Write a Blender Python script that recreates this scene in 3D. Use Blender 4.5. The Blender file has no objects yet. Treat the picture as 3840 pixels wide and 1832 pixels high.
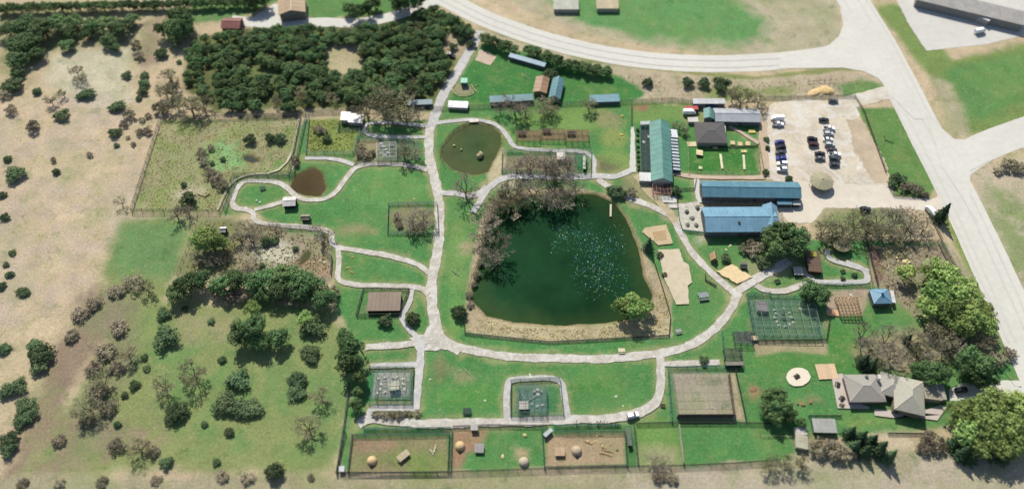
import bpy, math, random
import numpy as np
from mathutils import Vector

# ---------------------------------------------------------------- camera, sky, sun, exposure
scene = bpy.context.scene
COL = scene.collection
FPX = 2870.0                      # focal length in photograph pixels (3840 wide)
DEP = math.radians(56.0)          # depression of the optical axis
DIST = 320.0
CP = Vector((0, -DIST*math.cos(DEP), DIST*math.sin(DEP)))
cam = bpy.data.cameras.new('camera')
cam.lens = 36.0*FPX/3840.0
cam.sensor_width = 36.0
cam.clip_start = 1.0
cam.clip_end = 5000.0
camo = bpy.data.objects.new('camera', cam)
camo.location = CP
camo.rotation_euler = (math.pi/2-DEP, 0, 0)
COL.objects.link(camo)
scene.camera = camo
cam.dof.use_dof = True
cam.dof.focus_distance = 314.0
cam.dof.aperture_fstop = cam.lens/1000.0/3.6      # shallow focus, as in the photograph

SUN_EL, SUN_AZ = math.radians(47), math.radians(-17)   # azimuth from +Y towards +X
world = bpy.data.worlds.new('World')
scene.world = world
world.use_nodes = True
wn = world.node_tree.nodes
sky = wn.new('ShaderNodeTexSky')
sky.sky_type = 'NISHITA'
sky.sun_disc = False
sky.sun_elevation = SUN_EL
sky.sun_rotation = SUN_AZ % (2*math.pi)
world.node_tree.links.new(sky.outputs[0], wn['Background'].inputs[0])
wn['Background'].inputs[1].default_value = 0.11
sun = bpy.data.lights.new('sun', 'SUN')
sun.energy = 5.0
sun.angle = math.radians(0.5)
sun.color = (1.0, 0.95, 0.86)
suno = bpy.data.objects.new('sun', sun)
sd = Vector((math.sin(SUN_AZ)*math.cos(SUN_EL), math.cos(SUN_AZ)*math.cos(SUN_EL), math.sin(SUN_EL)))
suno.rotation_euler = sd.to_track_quat('Z', 'Y').to_euler()
suno.location = (0, 0, 400)
COL.objects.link(suno)
vs = scene.view_settings
vs.view_transform = 'Standard'
vs.look = 'None'
vs.gamma = 1.0
vs.use_curve_mapping = False
vs.exposure = 0.30
scene.render.engine = 'CYCLES'

# ---------------------------------------------------------------- survey: photograph position -> point on the ground
REG = {'A': (0, 0, .50454), 'B': (900, 0, .50454), 'C': (1700, 100, .40692), 'D': (2300, 300, .36611),
       'E': (2800, 0, .52899), 'F': (450, 380, .40692), 'G': (1150, 400, .30912), 'H': (1700, 550, .44743),
       'I': (2400, 600, .40674), 'J': (3000, 650, .44752), 'K': (550, 750, .40692), 'L': (1200, 1000, .48810),
       'M': (1700, 950, .44745), 'N': (1250, 1350, .39216), 'O': (1950, 1350, .39216), 'Q': (2600, 1000, .36611),
       'R': (2850, 1250, .47346), 'S': (0, 1000, .67708), 'T': (0, 0, 1.49068)}
_f = Vector((0, math.cos(DEP), -math.sin(DEP)))
_u = Vector((0, math.sin(DEP), math.cos(DEP)))

def W(r, x, y, z=0.0):
    x0, y0, k = REG[r]
    d = _f*FPX + Vector((1, 0, 0))*(x0+x*k-1920) + _u*(916-(y0+y*k))
    t = (z-CP.z)/d.z
    p = CP+d*t
    return Vector((p.x, p.y, z))

def ppm(p):                        # photograph pixels per metre at a point
    return FPX/((Vector(p)-CP).dot(_f))

def WL(r, pts, z=0.0):
    return [W(r, x, y, z) for x, y in pts]

RNG = random.Random(7)

# ---------------------------------------------------------------- materials
def lin(c):
    c = c/255.0
    return c/12.92 if c <= .04045 else ((c+.055)/1.055)**2.4

ALB = 0.62
def C(r, g, b):                    # colour seen in full sun -> reflectance
    return (lin(r)*ALB, lin(g)*ALB, lin(b)*ALB, 1.0)

MATS = {}
def mat(name, col=None, rough=.85, var=.25, scale=.6, bump=0.0, bscale=3.0, metal=0.0, spec=.3, trans=0.0, attr=None, var2=0.0, scale2=.08):
    if name in MATS:
        return MATS[name]
    m = bpy.data.materials.new(name)
    m.use_nodes = True
    nt = m.node_tree
    nd, lk = nt.nodes, nt.links
    b = nd['Principled BSDF']
    b.inputs['Roughness'].default_value = rough
    b.inputs['Metallic'].default_value = metal
    b.inputs['Specular IOR Level'].default_value = spec
    geo = nd.new('ShaderNodeNewGeometry')
    if attr:
        src = nd.new('ShaderNodeAttribute'); src.attribute_name = attr
        cs = src.outputs['Color']
    elif col is None:
        src = nd.new('ShaderNodeObjectInfo')
        cs = src.outputs['Color']
    else:
        src = nd.new('ShaderNodeRGB'); src.outputs[0].default_value = col
        cs = src.outputs[0]
    def vary(cs, sc, amt, det):
        n = nd.new('ShaderNodeTexNoise')
        n.inputs['Scale'].default_value = sc
        n.inputs['Detail'].default_value = det
        n.inputs['Roughness'].default_value = .65
        lk.new(geo.outputs['Position'], n.inputs['Vector'])
        mr = nd.new('ShaderNodeMapRange')
        mr.inputs[1].default_value = .25; mr.inputs[2].default_value = .75
        mr.inputs[3].default_value = 1-amt; mr.inputs[4].default_value = 1+amt
        lk.new(n.outputs[0], mr.inputs[0])
        mx = nd.new('ShaderNodeVectorMath'); mx.operation = 'MULTIPLY'
        lk.new(cs, mx.inputs[0]); lk.new(mr.outputs[0], mx.inputs[1])
        return mx.outputs[0]
    if var: cs = vary(cs, scale, var, 4)
    if var2: cs = vary(cs, scale2, var2, 3)
    lk.new(cs, b.inputs['Base Color'])
    if bump:
        n = nd.new('ShaderNodeTexNoise'); n.inputs['Scale'].default_value = bscale; n.inputs['Detail'].default_value = 4
        lk.new(geo.outputs['Position'], n.inputs['Vector'])
        bp = nd.new('ShaderNodeBump'); bp.inputs['Strength'].default_value = bump; bp.inputs['Distance'].default_value = .3
        lk.new(n.outputs[0], bp.inputs['Height']); lk.new(bp.outputs[0], b.inputs['Normal'])
    if trans:
        t = nd.new('ShaderNodeBsdfTranslucent'); lk.new(cs, t.inputs[0])
        ms = nd.new('ShaderNodeMixShader'); ms.inputs[0].default_value = trans
        out = nd['Material Output']
        lk.new(b.outputs[0], ms.inputs[1]); lk.new(t.outputs[0], ms.inputs[2]); lk.new(ms.outputs[0], out.inputs[0])
    MATS[name] = m
    return m

OBJ = mat('tinted_matte', None, .8, .22, .9)                          # takes the object's own colour
ROOFM = mat('sheet_metal_roof', None, .5, .2, .22, var2=.14, scale2=1.3)
SHING = mat('shingle_roof', None, .9, .22, 2.2, bump=.4, bscale=6)
PAINT = mat('car_paint', None, .25, 0, spec=.5)
GLASS = mat('dark_glass', (.012, .016, .02, 1), .08, 0, spec=.6)
RUBBER = mat('rubber', (.012, .012, .012, 1), .8, 0)
CHROME = mat('light_lens', (.6, .58, .52, 1), .2, 0, spec=.6)
REDL = mat('tail_lens', (.3, .01, .01, 1), .25, 0)
ROCK = mat('rock', None, .9, .35, 1.3, bump=.6, bscale=2.5)
WOOD = mat('weathered_wood', None, .85, .3, 1.8)
WIRE = mat('fence_wire', C(60, 76, 66), .6, .2, 1.0)
DKWIRE = mat('dark_wire', C(42, 48, 42), .6, .2, 1.0)
GREENF = mat('green_frame', C(70, 120, 104), .6, .15, 1.0)
POSTM = mat('fence_post', C(120, 112, 95), .85, .25, 1.0)
SKIN = mat('skin', (.42, .25, .17, 1), .6, 0)
BARK = mat('bark', C(120, 105, 85), .95, .3, 2.0)

# ---------------------------------------------------------------- mesh helpers
class MB:
    def __init__(s): s.v, s.f = [], []
    def quadbox(s, P, Q):          # P bottom ring, Q top ring (same length)
        n = len(P); o = len(s.v)
        s.v += [tuple(p) for p in P]+[tuple(q) for q in Q]
        for i in range(n):
            j = (i+1) % n
            s.f.append((o+i, o+j, o+n+j, o+n+i))
        s.f.append(tuple(o+n+i for i in range(n)))
        s.f.append(tuple(o+n-1-i for i in range(n)))
        return s
    def box(s, c, d, rz=0.0):
        cx, cy, cz = c; a, b, h = d[0]/2, d[1]/2, d[2]/2
        co, si = math.cos(rz), math.sin(rz)
        R = [(cx+x*co-y*si, cy+x*si+y*co) for x, y in ((-a, -b), (a, -b), (a, b), (-a, b))]
        return s.quadbox([(x, y, cz-h) for x, y in R], [(x, y, cz+h) for x, y in R])
    def prism(s, pts, z0, z1):
        return s.quadbox([(p[0], p[1], z0) for p in pts], [(p[0], p[1], z1) for p in pts])
    def tube(s, p, q, r0, r1=None, n=5):
        r1 = r0 if r1 is None else r1
        p, q = Vector(p), Vector(q); d = (q-p)
        if d.length < 1e-6: return s
        d.normalize()
        a = d.cross(Vector((0, 0, 1)))
        if a.length < 1e-3: a = Vector((1, 0, 0))
        a.normalize(); b = d.cross(a)
        A = [2*math.pi*i/n for i in range(n)]
        return s.quadbox([p+a*(math.cos(t)*r0)+b*(math.sin(t)*r0) for t in A], [q+a*(math.cos(t)*r1)+b*(math.sin(t)*r1) for t in A])
    def lathe(s, prof, n=16, c=(0, 0, 0)):
        o = len(s.v)
        for r, z in prof:
            for i in range(n):
                t = 2*math.pi*i/n
                s.v.append((c[0]+r*math.cos(t), c[1]+r*math.sin(t), c[2]+z))
        for k in range(len(prof)-1):
            for i in range(n):
                j = (i+1) % n
                s.f.append((o+k*n+i, o+k*n+j, o+(k+1)*n+j, o+(k+1)*n+i))
        s.f.append(tuple(o+(len(prof)-1)*n+i for i in range(n)))
        return s
    def mesh(s, name, m=None, smooth=False):
        me = bpy.data.meshes.new(name)
        me.from_pydata([tuple(v) for v in s.v], [], s.f)
        if m: me.materials.append(m)
        if smooth: me.polygons.foreach_set('use_smooth', [True]*len(me.polygons))
        me.update()
        return me
    def build(s, name, m, parent=None, loc=(0, 0, 0), rz=0, color=None, smooth=False):
        return ob(name, s.mesh(name, m, smooth), parent, loc, rz, color)

def ob(name, me, parent=None, loc=(0, 0, 0), rz=0, color=None):
    o = bpy.data.objects.new(name, me)
    o.location = loc; o.rotation_euler = (0, 0, rz)
    if parent: o.parent = parent
    if color: o.color = color if len(color) == 4 else (*color, 1)
    COL.objects.link(o)
    return o

def tag(o, label, cat, group=None):
    o['label'] = label; o['category'] = cat
    if group: o['group'] = group
    return o

def thing(name, label, cat, loc=(0, 0, 0), rz=0, group=None):
    return tag(ob(name, None, None, loc, rz), label, cat, group)

def struct(o): o['kind'] = 'structure'; return o

def ctree(root, loc, rz=0, label=None, scale=None):
    r = root.copy(); COL.objects.link(r); r.location = loc; r.rotation_euler = (0, 0, rz)
    if scale: r.scale = scale
    if label: r['label'] = label
    for ch in root.children:
        c = ch.copy(); COL.objects.link(c); c.parent = r
        for g in ch.children:
            d = g.copy(); COL.objects.link(d); d.parent = c
    return r

def rect(r, pts, z):
    """four roof corners (TL, TR, BR, BL in the photograph) at height z -> centre, length, width, angle of the long axis"""
    p = WL(r, pts, z)
    ux = ((p[1]+p[2])-(p[0]+p[3]))/2; vy = ((p[0]+p[1])-(p[2]+p[3]))/2
    c = (p[0]+p[1]+p[2]+p[3])/4; c.z = 0
    if ux.length >= vy.length:
        ang = math.atan2(ux.y, ux.x); L = ux.length
        w = abs(vy.dot(Vector((-math.sin(ang), math.cos(ang), 0))))
    else:
        ang = math.atan2(vy.y, vy.x); L = vy.length
        w = abs(ux.dot(Vector((-math.sin(ang), math.cos(ang), 0))))
    return c, L, w, ang

def jit(c, a=.06, rng=RNG):
    k = 1+rng.uniform(-a, a)
    return (c[0]*k, c[1]*k, c[2]*k, 1)

# ---------------------------------------------------------------- ground
_tab = np.random.RandomState(3).rand(256, 256)
def vnoise(x, y, s, seed=0):
    x = x/s+seed*17.3; y = y/s+seed*31.7
    xi = np.floor(x).astype(int); yi = np.floor(y).astype(int)
    fx = x-xi; fy = y-yi
    fx = fx*fx*(3-2*fx); fy = fy*fy*(3-2*fy)
    t = lambda a, b: _tab[a & 255, b & 255]
    return (t(xi, yi)*(1-fx)+t(xi+1, yi)*fx)*(1-fy)+(t(xi, yi+1)*(1-fx)+t(xi+1, yi+1)*fx)*fy
def fbm(x, y, s, seed=0):
    return (vnoise(x, y, s, seed)*.5+vnoise(x, y, s/2.1, seed+1)*.3+vnoise(x, y, s/4.3, seed+2)*.2)-.5

def sdist(X, Y, poly):             # >0 inside
    P = np.array([(p[0], p[1]) for p in poly]); n = len(P)
    d2 = np.full(X.shape, 1e18); ins = np.zeros(X.shape, bool)
    for i in range(n):
        ax, ay = P[i]; bx, by = P[(i+1) % n]
        ex, ey = bx-ax, by-ay
        t = np.clip(((X-ax)*ex+(Y-ay)*ey)/(ex*ex+ey*ey+1e-9), 0, 1)
        d2 = np.minimum(d2, (X-ax-t*ex)**2+(Y-ay-t*ey)**2)
        c = ((ay > Y) != (by > Y)) & (X < (bx-ax)*(Y-ay)/(by-ay+1e-12)+ax)
        ins ^= c
    d = np.sqrt(d2)
    return np.where(ins, d, -d)

def ell(cx, cy, rx, ry, n=14):
    return [(cx+rx*math.cos(2*math.pi*i/n), cy+ry*math.sin(2*math.pi*i/n)) for i in range(n)]

GX0, GX1, GY0, GY1, GS = -350, 350, -150, 240, 1.0
gx = np.arange(GX0, GX1+.1, GS); gy = np.arange(GY0, GY1+.1, GS)
X, Y = np.meshgrid(gx, gy)
NZ = fbm(X, Y, 14, 1); NZ2 = fbm(X, Y, 40, 5); NZ3 = fbm(X, Y, 5, 9)
TAN = C(203, 183, 152); LAWN = C(86, 140, 79)
gcol = np.empty(X.shape+(3,)); gcol[:] = TAN[:3]
gz = np.zeros(X.shape)
gcol *= (1+.18*NZ2+.1*NZ)[..., None]

def patch(reg, pts, col, soft=2.0, rag=3.0, strength=1.0, mott=0.0):
    if col[0] > col[1]:                        # bare earth is duller than it looks
        g_ = (col[0]+col[1]+col[2])/3; col = tuple(c*.68+g_*.33 for c in col[:3])
    poly = WL(reg, pts)
    xs = [p.x for p in poly]; ys = [p.y for p in poly]; mg = soft+rag+2
    i0 = max(0, int((min(xs)-mg-GX0)/GS)); i1 = min(len(gx), int((max(xs)+mg-GX0)/GS)+2)
    j0 = max(0, int((min(ys)-mg-GY0)/GS)); j1 = min(len(gy), int((max(ys)+mg-GY0)/GS)+2)
    if i1 <= i0 or j1 <= j0: return
    S = (slice(j0, j1), slice(i0, i1))
    s = sdist(X[S], Y[S], poly)+NZ[S]*rag*2+NZ3[S]*rag
    a = np.clip(s/max(soft, .01)+.5, 0, 1)*strength
    if mott: a = a*np.clip(.5+(NZ[S]+NZ3[S])*mott*2.0, 0, 1)
    gcol[S] = gcol[S]*(1-a[..., None])+np.array(col[:3])*a[..., None]

PARK = [(900, 300), (1085, 300), (1180, 150), (1215, 105), (1400, 150), (1560, 190), (1690, 235), (1600, 262), (1735, 285), (1740, 470), (1800, 600), (2060, 600), (2170, 600),
        (2380, 610), (2540, 830), (2600, 1000), (2450, 1060), (2320, 1088), (2230, 1090), (2030, 1105), (1985, 1160), (1720, 1172), (848, 1188), (905, 900), (840, 770), (840, 690), (640, 530), (560, 540), (580, 440), (740, 430), (760, 300)]
patch('T', [(480, 60), (620, 38), (800, -30), (480, -30)], C(104, 140, 84), 3, 3)
patch('T', [(760, 30), (780, -40), (1100, -40), (1080, 0), (960, 45), (800, 50)], C(96, 140, 80), 3, 3)
patch('T', [(-60, 20), (480, 20), (480, 110), (380, 170), (60, 230), (-60, 240)], C(128, 132, 88), 6, 6, .8, 1)
patch('T', [(120, 140), (330, 120), (330, 250), (240, 270), (90, 210)], C(212, 202, 164), 8, 6, .8)
patch('T', [(350, 60), (410, 40), (410, 160), (340, 200)], C(170, 138, 112), 5, 5, .8)
patch('T', [(-60, 230), (330, 260), (370, 440), (330, 540), (280, 660), (150, 780), (-60, 860)], C(200, 174, 148), 10, 8, .7, 1.2)
patch('T', [(180, 770), (330, 690), (310, 800), (150, 1050), (70, 1190), (20, 1260), (-60, 1260), (60, 1100), (120, 970)], C(152, 124, 96), 8, 7, .9)
patch('T', [(312, 560), (482, 550), (425, 700), (420, 755), (840, 770), (895, 850), (880, 960), (845, 1188), (50, 1198), (140, 1050), (300, 800), (250, 690)], C(142, 152, 98), 5, 4)
patch('T', [(312, 562), (478, 556), (440, 690), (300, 700), (270, 660)], C(100, 142, 88), 9, 4, .8)
patch('T', [(340, 790), (830, 780), (880, 950), (860, 1150), (500, 1130), (350, 980)], C(106, 144, 86), 8, 8, .75, 1.5)
patch('T', [(200, 780), (330, 700), (340, 860), (300, 1000), (330, 1120), (120, 1180), (160, 1040), (280, 860)], C(146, 132, 100), 10, 8, .75)
patch('T', [(120, 1050), (330, 1000), (420, 1120), (250, 1190), (80, 1200)], C(170, 140, 105), 8, 8, .7, 1.4)
patch('T', [(440, 780), (620, 770), (560, 860), (460, 850)], C(186, 160, 105), 6, 6, .6, 1.4)
patch('T', [(-60, 1196), (850, 1194), (1720, 1172), (2050, 1110), (2640, 1150), (2640, 1300), (-60, 1300)], C(176, 164, 118), 3, 3)
patch('T', [(1600, 1185), (2640, 1140), (2640, 1300), (1600, 1300)], C(194, 176, 144), 6, 8, .9)
patch('T', [(700, 1200), (1500, 1195), (1500, 1300), (700, 1300)], C(150, 150, 100), 8, 8, .5, 1.3)
# park
patch('T', PARK, LAWN, 1.6, 1.5)
patch('T', [(480, 95), (1090, 15), (1215, 85), (1160, 170), (1090, 285), (560, 292), (465, 215)], C(100, 106, 66), 3, 3)
patch('T', [(830, 105), (910, 112), (920, 160), (885, 200), (840, 195), (815, 150)], C(196, 178, 124), 3, 3)
patch('T', [(1115, 75), (1190, 100), (1170, 150), (1120, 130)], C(190, 164, 124), 3, 3)
patch('T', [(560, 275), (1000, 270), (1000, 292), (560, 294)], C(184, 166, 118), 3, 2)
patch('T', [(985, 60), (1085, 18), (1190, 70), (1150, 80)], C(106, 130, 76), 4, 3)
patch('T', [(1175, 165), (1215, 125), (1390, 160), (1550, 190), (1680, 235), (1560, 250), (1130, 262)], C(62, 126, 64), 3, 2, .85)
patch('B', ell(1655, 665, 70, 45), C(168, 152, 112), 2, 1, .9)
# verge of the curving road
patch('T', [(1215, 75), (1330, 105), (1480, 150), (1700, 180), (1900, 195), (2110, 172), (2195, 190), (2225, 220), (2195, 250), (2150, 260), (2100, 245), (1740, 262), (1590, 262), (1640, 235), (1560, 192), (1400, 140), (1250, 110)], C(196, 176, 136), 2, 2.5)
patch('T', [(1215, 72), (1330, 103), (1480, 146), (1700, 176), (1900, 192), (2110, 168), (2190, 182), (2110, 180), (1900, 201), (1700, 186), (1480, 156), (1330, 113)], C(132, 142, 82), 1.5, 1, .9)
patch('T', [(2100, 210), (2160, 195), (2215, 215), (2195, 248), (2140, 258)], C(92, 140, 74), 3, 3, .9)
patch('T', [(1780, 225), (2000, 215), (1990, 240), (1790, 248)], C(130, 150, 82), 3, 4, .8)
patch('T', [(1580, 262), (1740, 262), (1735, 300), (1590, 310)], C(118, 150, 84), 3, 3)
patch('C', [(1640, 735), (1780, 725), (1760, 770), (1650, 780)], C(176, 112, 80), 2, 2, .9)
patch('D', [(760, 440), (1500, 430), (1520, 660), (1500, 990), (620, 960), (660, 480)], LAWN, 1.2, 1)
patch('D', [(770, 700), (1490, 690), (1490, 945), (780, 950)], C(66, 128, 60), 1, .5)
patch('D', [(700, 250), (920, 250), (920, 440), (700, 440)], C(140, 150, 96), 2, 1.5)
patch('I', [(340, 180), (510, 175), (520, 400), (345, 420)], LAWN, 1, .5)
patch('I', [(380, 690), (1100, 690), (1060, 770), (900, 860), (700, 990), (560, 900)], LAWN, 1, 1)
patch('T', [(2158, 272), (2258, 268), (2352, 470), (2335, 500), (2250, 492)], C(98, 138, 76), 1.5, 1)
patch('T', [(2200, 300), (2255, 290), (2330, 440), (2260, 430)], C(136, 146, 88), 5, 5, .7, 1.2)
# beyond the roads
patch('T', [(1270, 0), (1300, -40), (2090, -40), (2122, 90), (2080, 125), (1850, 135), (1650, 120), (1450, 80)], C(192, 178, 136), 2, 2)
patch('T', [(1380, 5), (1500, -40), (1800, -40), (1940, 60), (1930, 100), (1700, 112), (1500, 70)], C(94, 150, 86), 8, 6, .95)
patch('T', [(2250, 10), (2310, 20), (2400, 150), (2640, 90), (2640, 290), (2430, 345), (2330, 190), (2200, 20)], C(124, 146, 84), 4, 3)
patch('T', [(2360, 180), (2640, 110), (2640, 240), (2440, 300)], C(96, 142, 82), 6, 5, .9)
patch('T', [(2340, 190), (2400, 210), (2440, 345), (2400, 350)], C(186, 172, 130), 4, 3, .9)
patch('T', [(2440, 430), (2640, 380), (2640, 900), (2560, 760)], C(202, 182, 146), 3, 3)
patch('T', [(2500, 470), (2640, 520), (2640, 800), (2570, 690)], C(128, 148, 92), 8, 8, .8, 1.2)
patch('T', [(2360, 530), (2420, 545), (2560, 880), (2570, 960), (2540, 900), (2440, 700)], C(136, 152, 86), 2, 2)
# meadow pen
MEADOW = [(407, 303), (757, 295), (728, 438), (590, 442), (552, 534), (335, 532)]
patch('T', MEADOW, C(170, 162, 106), 1, .6)
patch('T', MEADOW, C(136, 156, 90), 2, 2, .8, 1.2)
patch('T', [(505, 380), (560, 358), (625, 385), (610, 420), (560, 432), (515, 425)], C(140, 186, 122), 4, 4, .9)
patch('T', [(610, 385), (700, 370), (700, 420), (620, 420)], C(104, 152, 84), 5, 5, .8, 1.3)
patch('T', [(430, 490), (480, 465), (520, 480), (500, 500), (440, 510)], C(206, 192, 150), 4, 3, .9)
patch('T', [(775, 300), (905, 298), (890, 385), (772, 385)], C(140, 152, 82), 1, 1)
patch('T', [(855, 310), (907, 310), (905, 328), (852, 330)], C(40, 110, 60), 1, .5)
patch('T', [(765, 395), (880, 400), (870, 450), (835, 490), (730, 440)], LAWN, 1, 1)
patch('T', [(900, 355), (960, 352), (962, 405), (890, 408)], C(176, 146, 106), 2, 2)
patch('T', [(955, 350), (1060, 352), (1060, 405), (955, 405)], C(88, 112, 90), 1, 1)
patch('T', [(500, 545), (650, 562), (830, 600), (842, 690), (830, 715), (460, 700), (452, 685)], C(164, 150, 112), 2, 2)
patch('T', [(500, 545), (600, 560), (580, 690), (450, 690)], C(128, 136, 86), 4, 4, .8)
patch('T', [(640, 620), (720, 605), (745, 640), (700, 660), (640, 650)], C(212, 204, 172), 4, 3, .9)
patch('T', [(755, 660), (830, 650), (835, 690), (780, 690)], C(180, 140, 104), 4, 3, .9)
# lawn variation
for (x, y, rx, ry, c, s) in [(960, 470, 100, 60, C(108, 156, 90), .7), (900, 580, 50, 14, C(176, 150, 100), .8), (1150, 640, 35, 90, C(128, 160, 92), .7), (1175, 620, 22, 16, C(196, 160, 120), .9),
                             (1420, 300, 130, 30, C(128, 158, 86), .8), (1540, 300, 32, 22, C(160, 150, 88), .9), (1540, 345, 30, 18, C(150, 160, 92), .8), (1540, 410, 40, 28, C(140, 160, 88), .7),
                             (1105, 910, 16, 45, C(150, 128, 84), .8), (1165, 940, 20, 18, C(166, 146, 96), .9), (1150, 800, 30, 50, C(112, 156, 84), .8), (1500, 960, 60, 40, C(86, 140, 72), .8),
                             (1180, 1000, 70, 30, C(94, 150, 76), .8), (1370, 880, 200, 8, C(80, 148, 84), .7), (1400, 420, 150, 30, C(120, 108, 76), .8), (1300, 465, 60, 16, C(196, 184, 150), .9),
                             (1040, 550, 60, 35, C(150, 130, 92), .9), (1310, 350, 110, 20, C(110, 158, 82), .8), (2050, 880, 160, 60, C(78, 136, 66), .8), (1990, 820, 90, 25, C(170, 150, 98), .9),
                             (1900, 985, 22, 16, C(186, 128, 84), .9), (2030, 1005, 30, 10, C(182, 140, 92), .8), (2300, 880, 150, 60, C(176, 152, 108), .8), (2480, 870, 40, 50, C(186, 152, 104), .8),
                             (2200, 1060, 80, 20, C(120, 150, 84), .8), (2250, 1110, 90, 20, C(206, 186, 140), .95), (2330, 1090, 40, 16, C(190, 150, 104), .9), (2050, 1110, 60, 20, C(166, 140, 98), .8),
                             (1630, 1110, 60, 50, C(116, 150, 78), .8), (1640, 1150, 60, 25, C(170, 166, 110), .8), (1760, 600, 12, 10, C(206, 190, 150), .8), (1620, 480, 60, 40, C(150, 146, 92), .8),
                             (1700, 545, 35, 16, C(196, 180, 148), .8), (2170, 560, 120, 40, C(104, 128, 80), .8), (1960, 690, 20, 10, C(120, 156, 86), .8), (1940, 668, 70, 20, C(168, 160, 110), .8)]:
    patch('T', ell(x, y, rx, ry), c, 5, 4, s)
# right-hand pens
patch('T', [(2185, 618), (2368, 612), (2440, 720), (2480, 800), (2300, 800), (2230, 740), (2195, 715)], C(160, 144, 114), 1.5, 1.5)
patch('T', [(2185, 618), (2210, 618), (2225, 700), (2205, 712)], C(150, 104, 88), 1, 1, .9)
patch('T', [(2290, 700), (2450, 720), (2480, 800), (2330, 800)], C(110, 130, 76), 5, 4, .8)
patch('T', [(2370, 615), (2400, 620), (2460, 730), (2440, 740)], C(190, 165, 128), 2, 2, .9)
patch('Q', [(1360, 230), (1790, 225), (1800, 370), (1730, 490), (1360, 500)], C(184, 156, 126), 1, 1)
patch('Q', [(650, 760), (1360, 750), (1350, 880), (900, 860), (640, 900)], C(186, 166, 116), 1.5, 2)
patch('Q', [(640, 340), (1260, 350), (1310, 690), (650, 700)], C(160, 166, 156), 1, .5)
patch('Q', [(420, 665), (620, 665), (630, 780), (430, 780)], C(90, 96, 100), 1, .3)
patch('Q', [(330, 830), (500, 830), (515, 1020), (330, 1010)], C(90, 110, 90), 1, .3)
# pens on the near side
patch('O', [(1405, 72), (2060, 66), (2060, 118), (1470, 120), (1515, 580), (1445, 600)], C(62, 126, 84), .6, .3)
patch('L', [(380, 775), (722, 775), (712, 1064), (380, 1064)], C(62, 126, 84), .6, .3)
patch('T', [(1283, 956), (1410, 950), (1420, 1048), (1283, 1051)], C(62, 126, 84), .6, .3)
patch('Q', [(545, 285), (780, 280), (790, 315), (1270, 330), (1350, 745), (620, 745)], C(84, 124, 92), .6, .4)
patch('N', [(290, 655), (1130, 645), (1130, 705), (280, 720)], C(50, 116, 74), .8, .4)
patch('O', [(205, 628), (1090, 618), (1130, 1005), (1020, 1010), (1000, 690), (330, 690), (215, 780)], C(60, 122, 72), .8, .4)
patch('H', [(405, 44), (1158, 40), (1152, 248), (402, 220)], C(64, 128, 84), .8, .5)
patch('O', [(1460, 120), (2005, 120), (2100, 560), (1520, 570)], C(176, 160, 134), .8, .4)
patch('O', [(2005, 120), (2060, 120), (2150, 590), (2080, 560)], C(200, 170, 130), 1, .5)
patch('N', [(175, 740), (1090, 720), (1090, 1060), (140, 1080)], C(150, 138, 84), 1, .6)
patch('N', [(185, 745), (600, 740), (560, 860), (180, 880)], C(172, 132, 96), 3, 3, .9)
patch('N', [(180, 900), (1000, 880), (1050, 1050), (160, 1070)], C(116, 142, 70), 4, 4, .8, 1.2)
patch('N', [(1140, 660), (1480, 650), (1450, 760), (1260, 900), (1220, 1050), (1140, 1060)], C(174, 130, 88), 2, 2)
patch('N', [(1740, 830), (1890, 830), (1890, 950), (1750, 940)], C(206, 166, 116), 3, 2, .9)
patch('O', [(250, 700), (1000, 690), (1010, 1000), (240, 1020)], C(186, 156, 108), 1, .8)
patch('O', [(300, 700), (760, 700), (700, 760), (420, 780)], C(150, 118, 80), 3, 2, .8)
patch('O', [(1160, 640), (1500, 640), (1560, 1000), (1180, 1010)], C(112, 152, 80), 2, 2, .9)
patch('O', [(1200, 850), (1500, 820), (1540, 1000), (1200, 1005)], C(172, 168, 108), 4, 4, .9)
patch('L', [(385, 195), (625, 195), (620, 345), (340, 345)], C(150, 128, 96), 1, .4)
patch('L', [(430, 800), (695, 800), (690, 1000), (400, 1000)], C(170, 168, 160), 1, .4)
patch('L', [(400, 1060), (760, 1060), (740, 1170), (380, 1170)], C(130, 150, 104), 2, 2)
patch('L', [(500, 1050), (700, 1050), (700, 1085), (500, 1085)], C(196, 160, 136), 2, 2, .9)
patch('N', [(1780, 230), (2040, 230), (2040, 500), (1750, 500)], C(100, 130, 118), 1, .4)
patch('C', [(575, 950), (1250, 950), (1250, 1055), (580, 1050)], C(150, 130, 84), 1, .5)
patch('H', [(450, 90), (1030, 60), (1030, 215), (430, 215)], C(146, 124, 98), 2, 2, .9)
# banks of the big pond
BANK = [(1205, 555), (1235, 500), (1330, 470), (1450, 470), (1530, 490), (1580, 545), (1625, 640), (1690, 740), (1690, 843), (1380, 858), (1170, 835), (1168, 790), (1178, 700)]
patch('T', BANK, C(192, 168, 122), 1.2, .8)
patch('T', [(1168, 800), (1690, 790), (1690, 845), (1380, 860), (1170, 838)], C(206, 190, 132), 1.5, 1, .9, 1.1)
patch('T', [(1225, 440), (1262, 370), (1275, 375), (1258, 450), (1235, 470)], C(212, 192, 140), 1.5, 1)
patch('T', [(1220, 500), (1290, 470), (1360, 490), (1230, 560)], C(120, 112, 80), 3, 3, .9)

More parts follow.
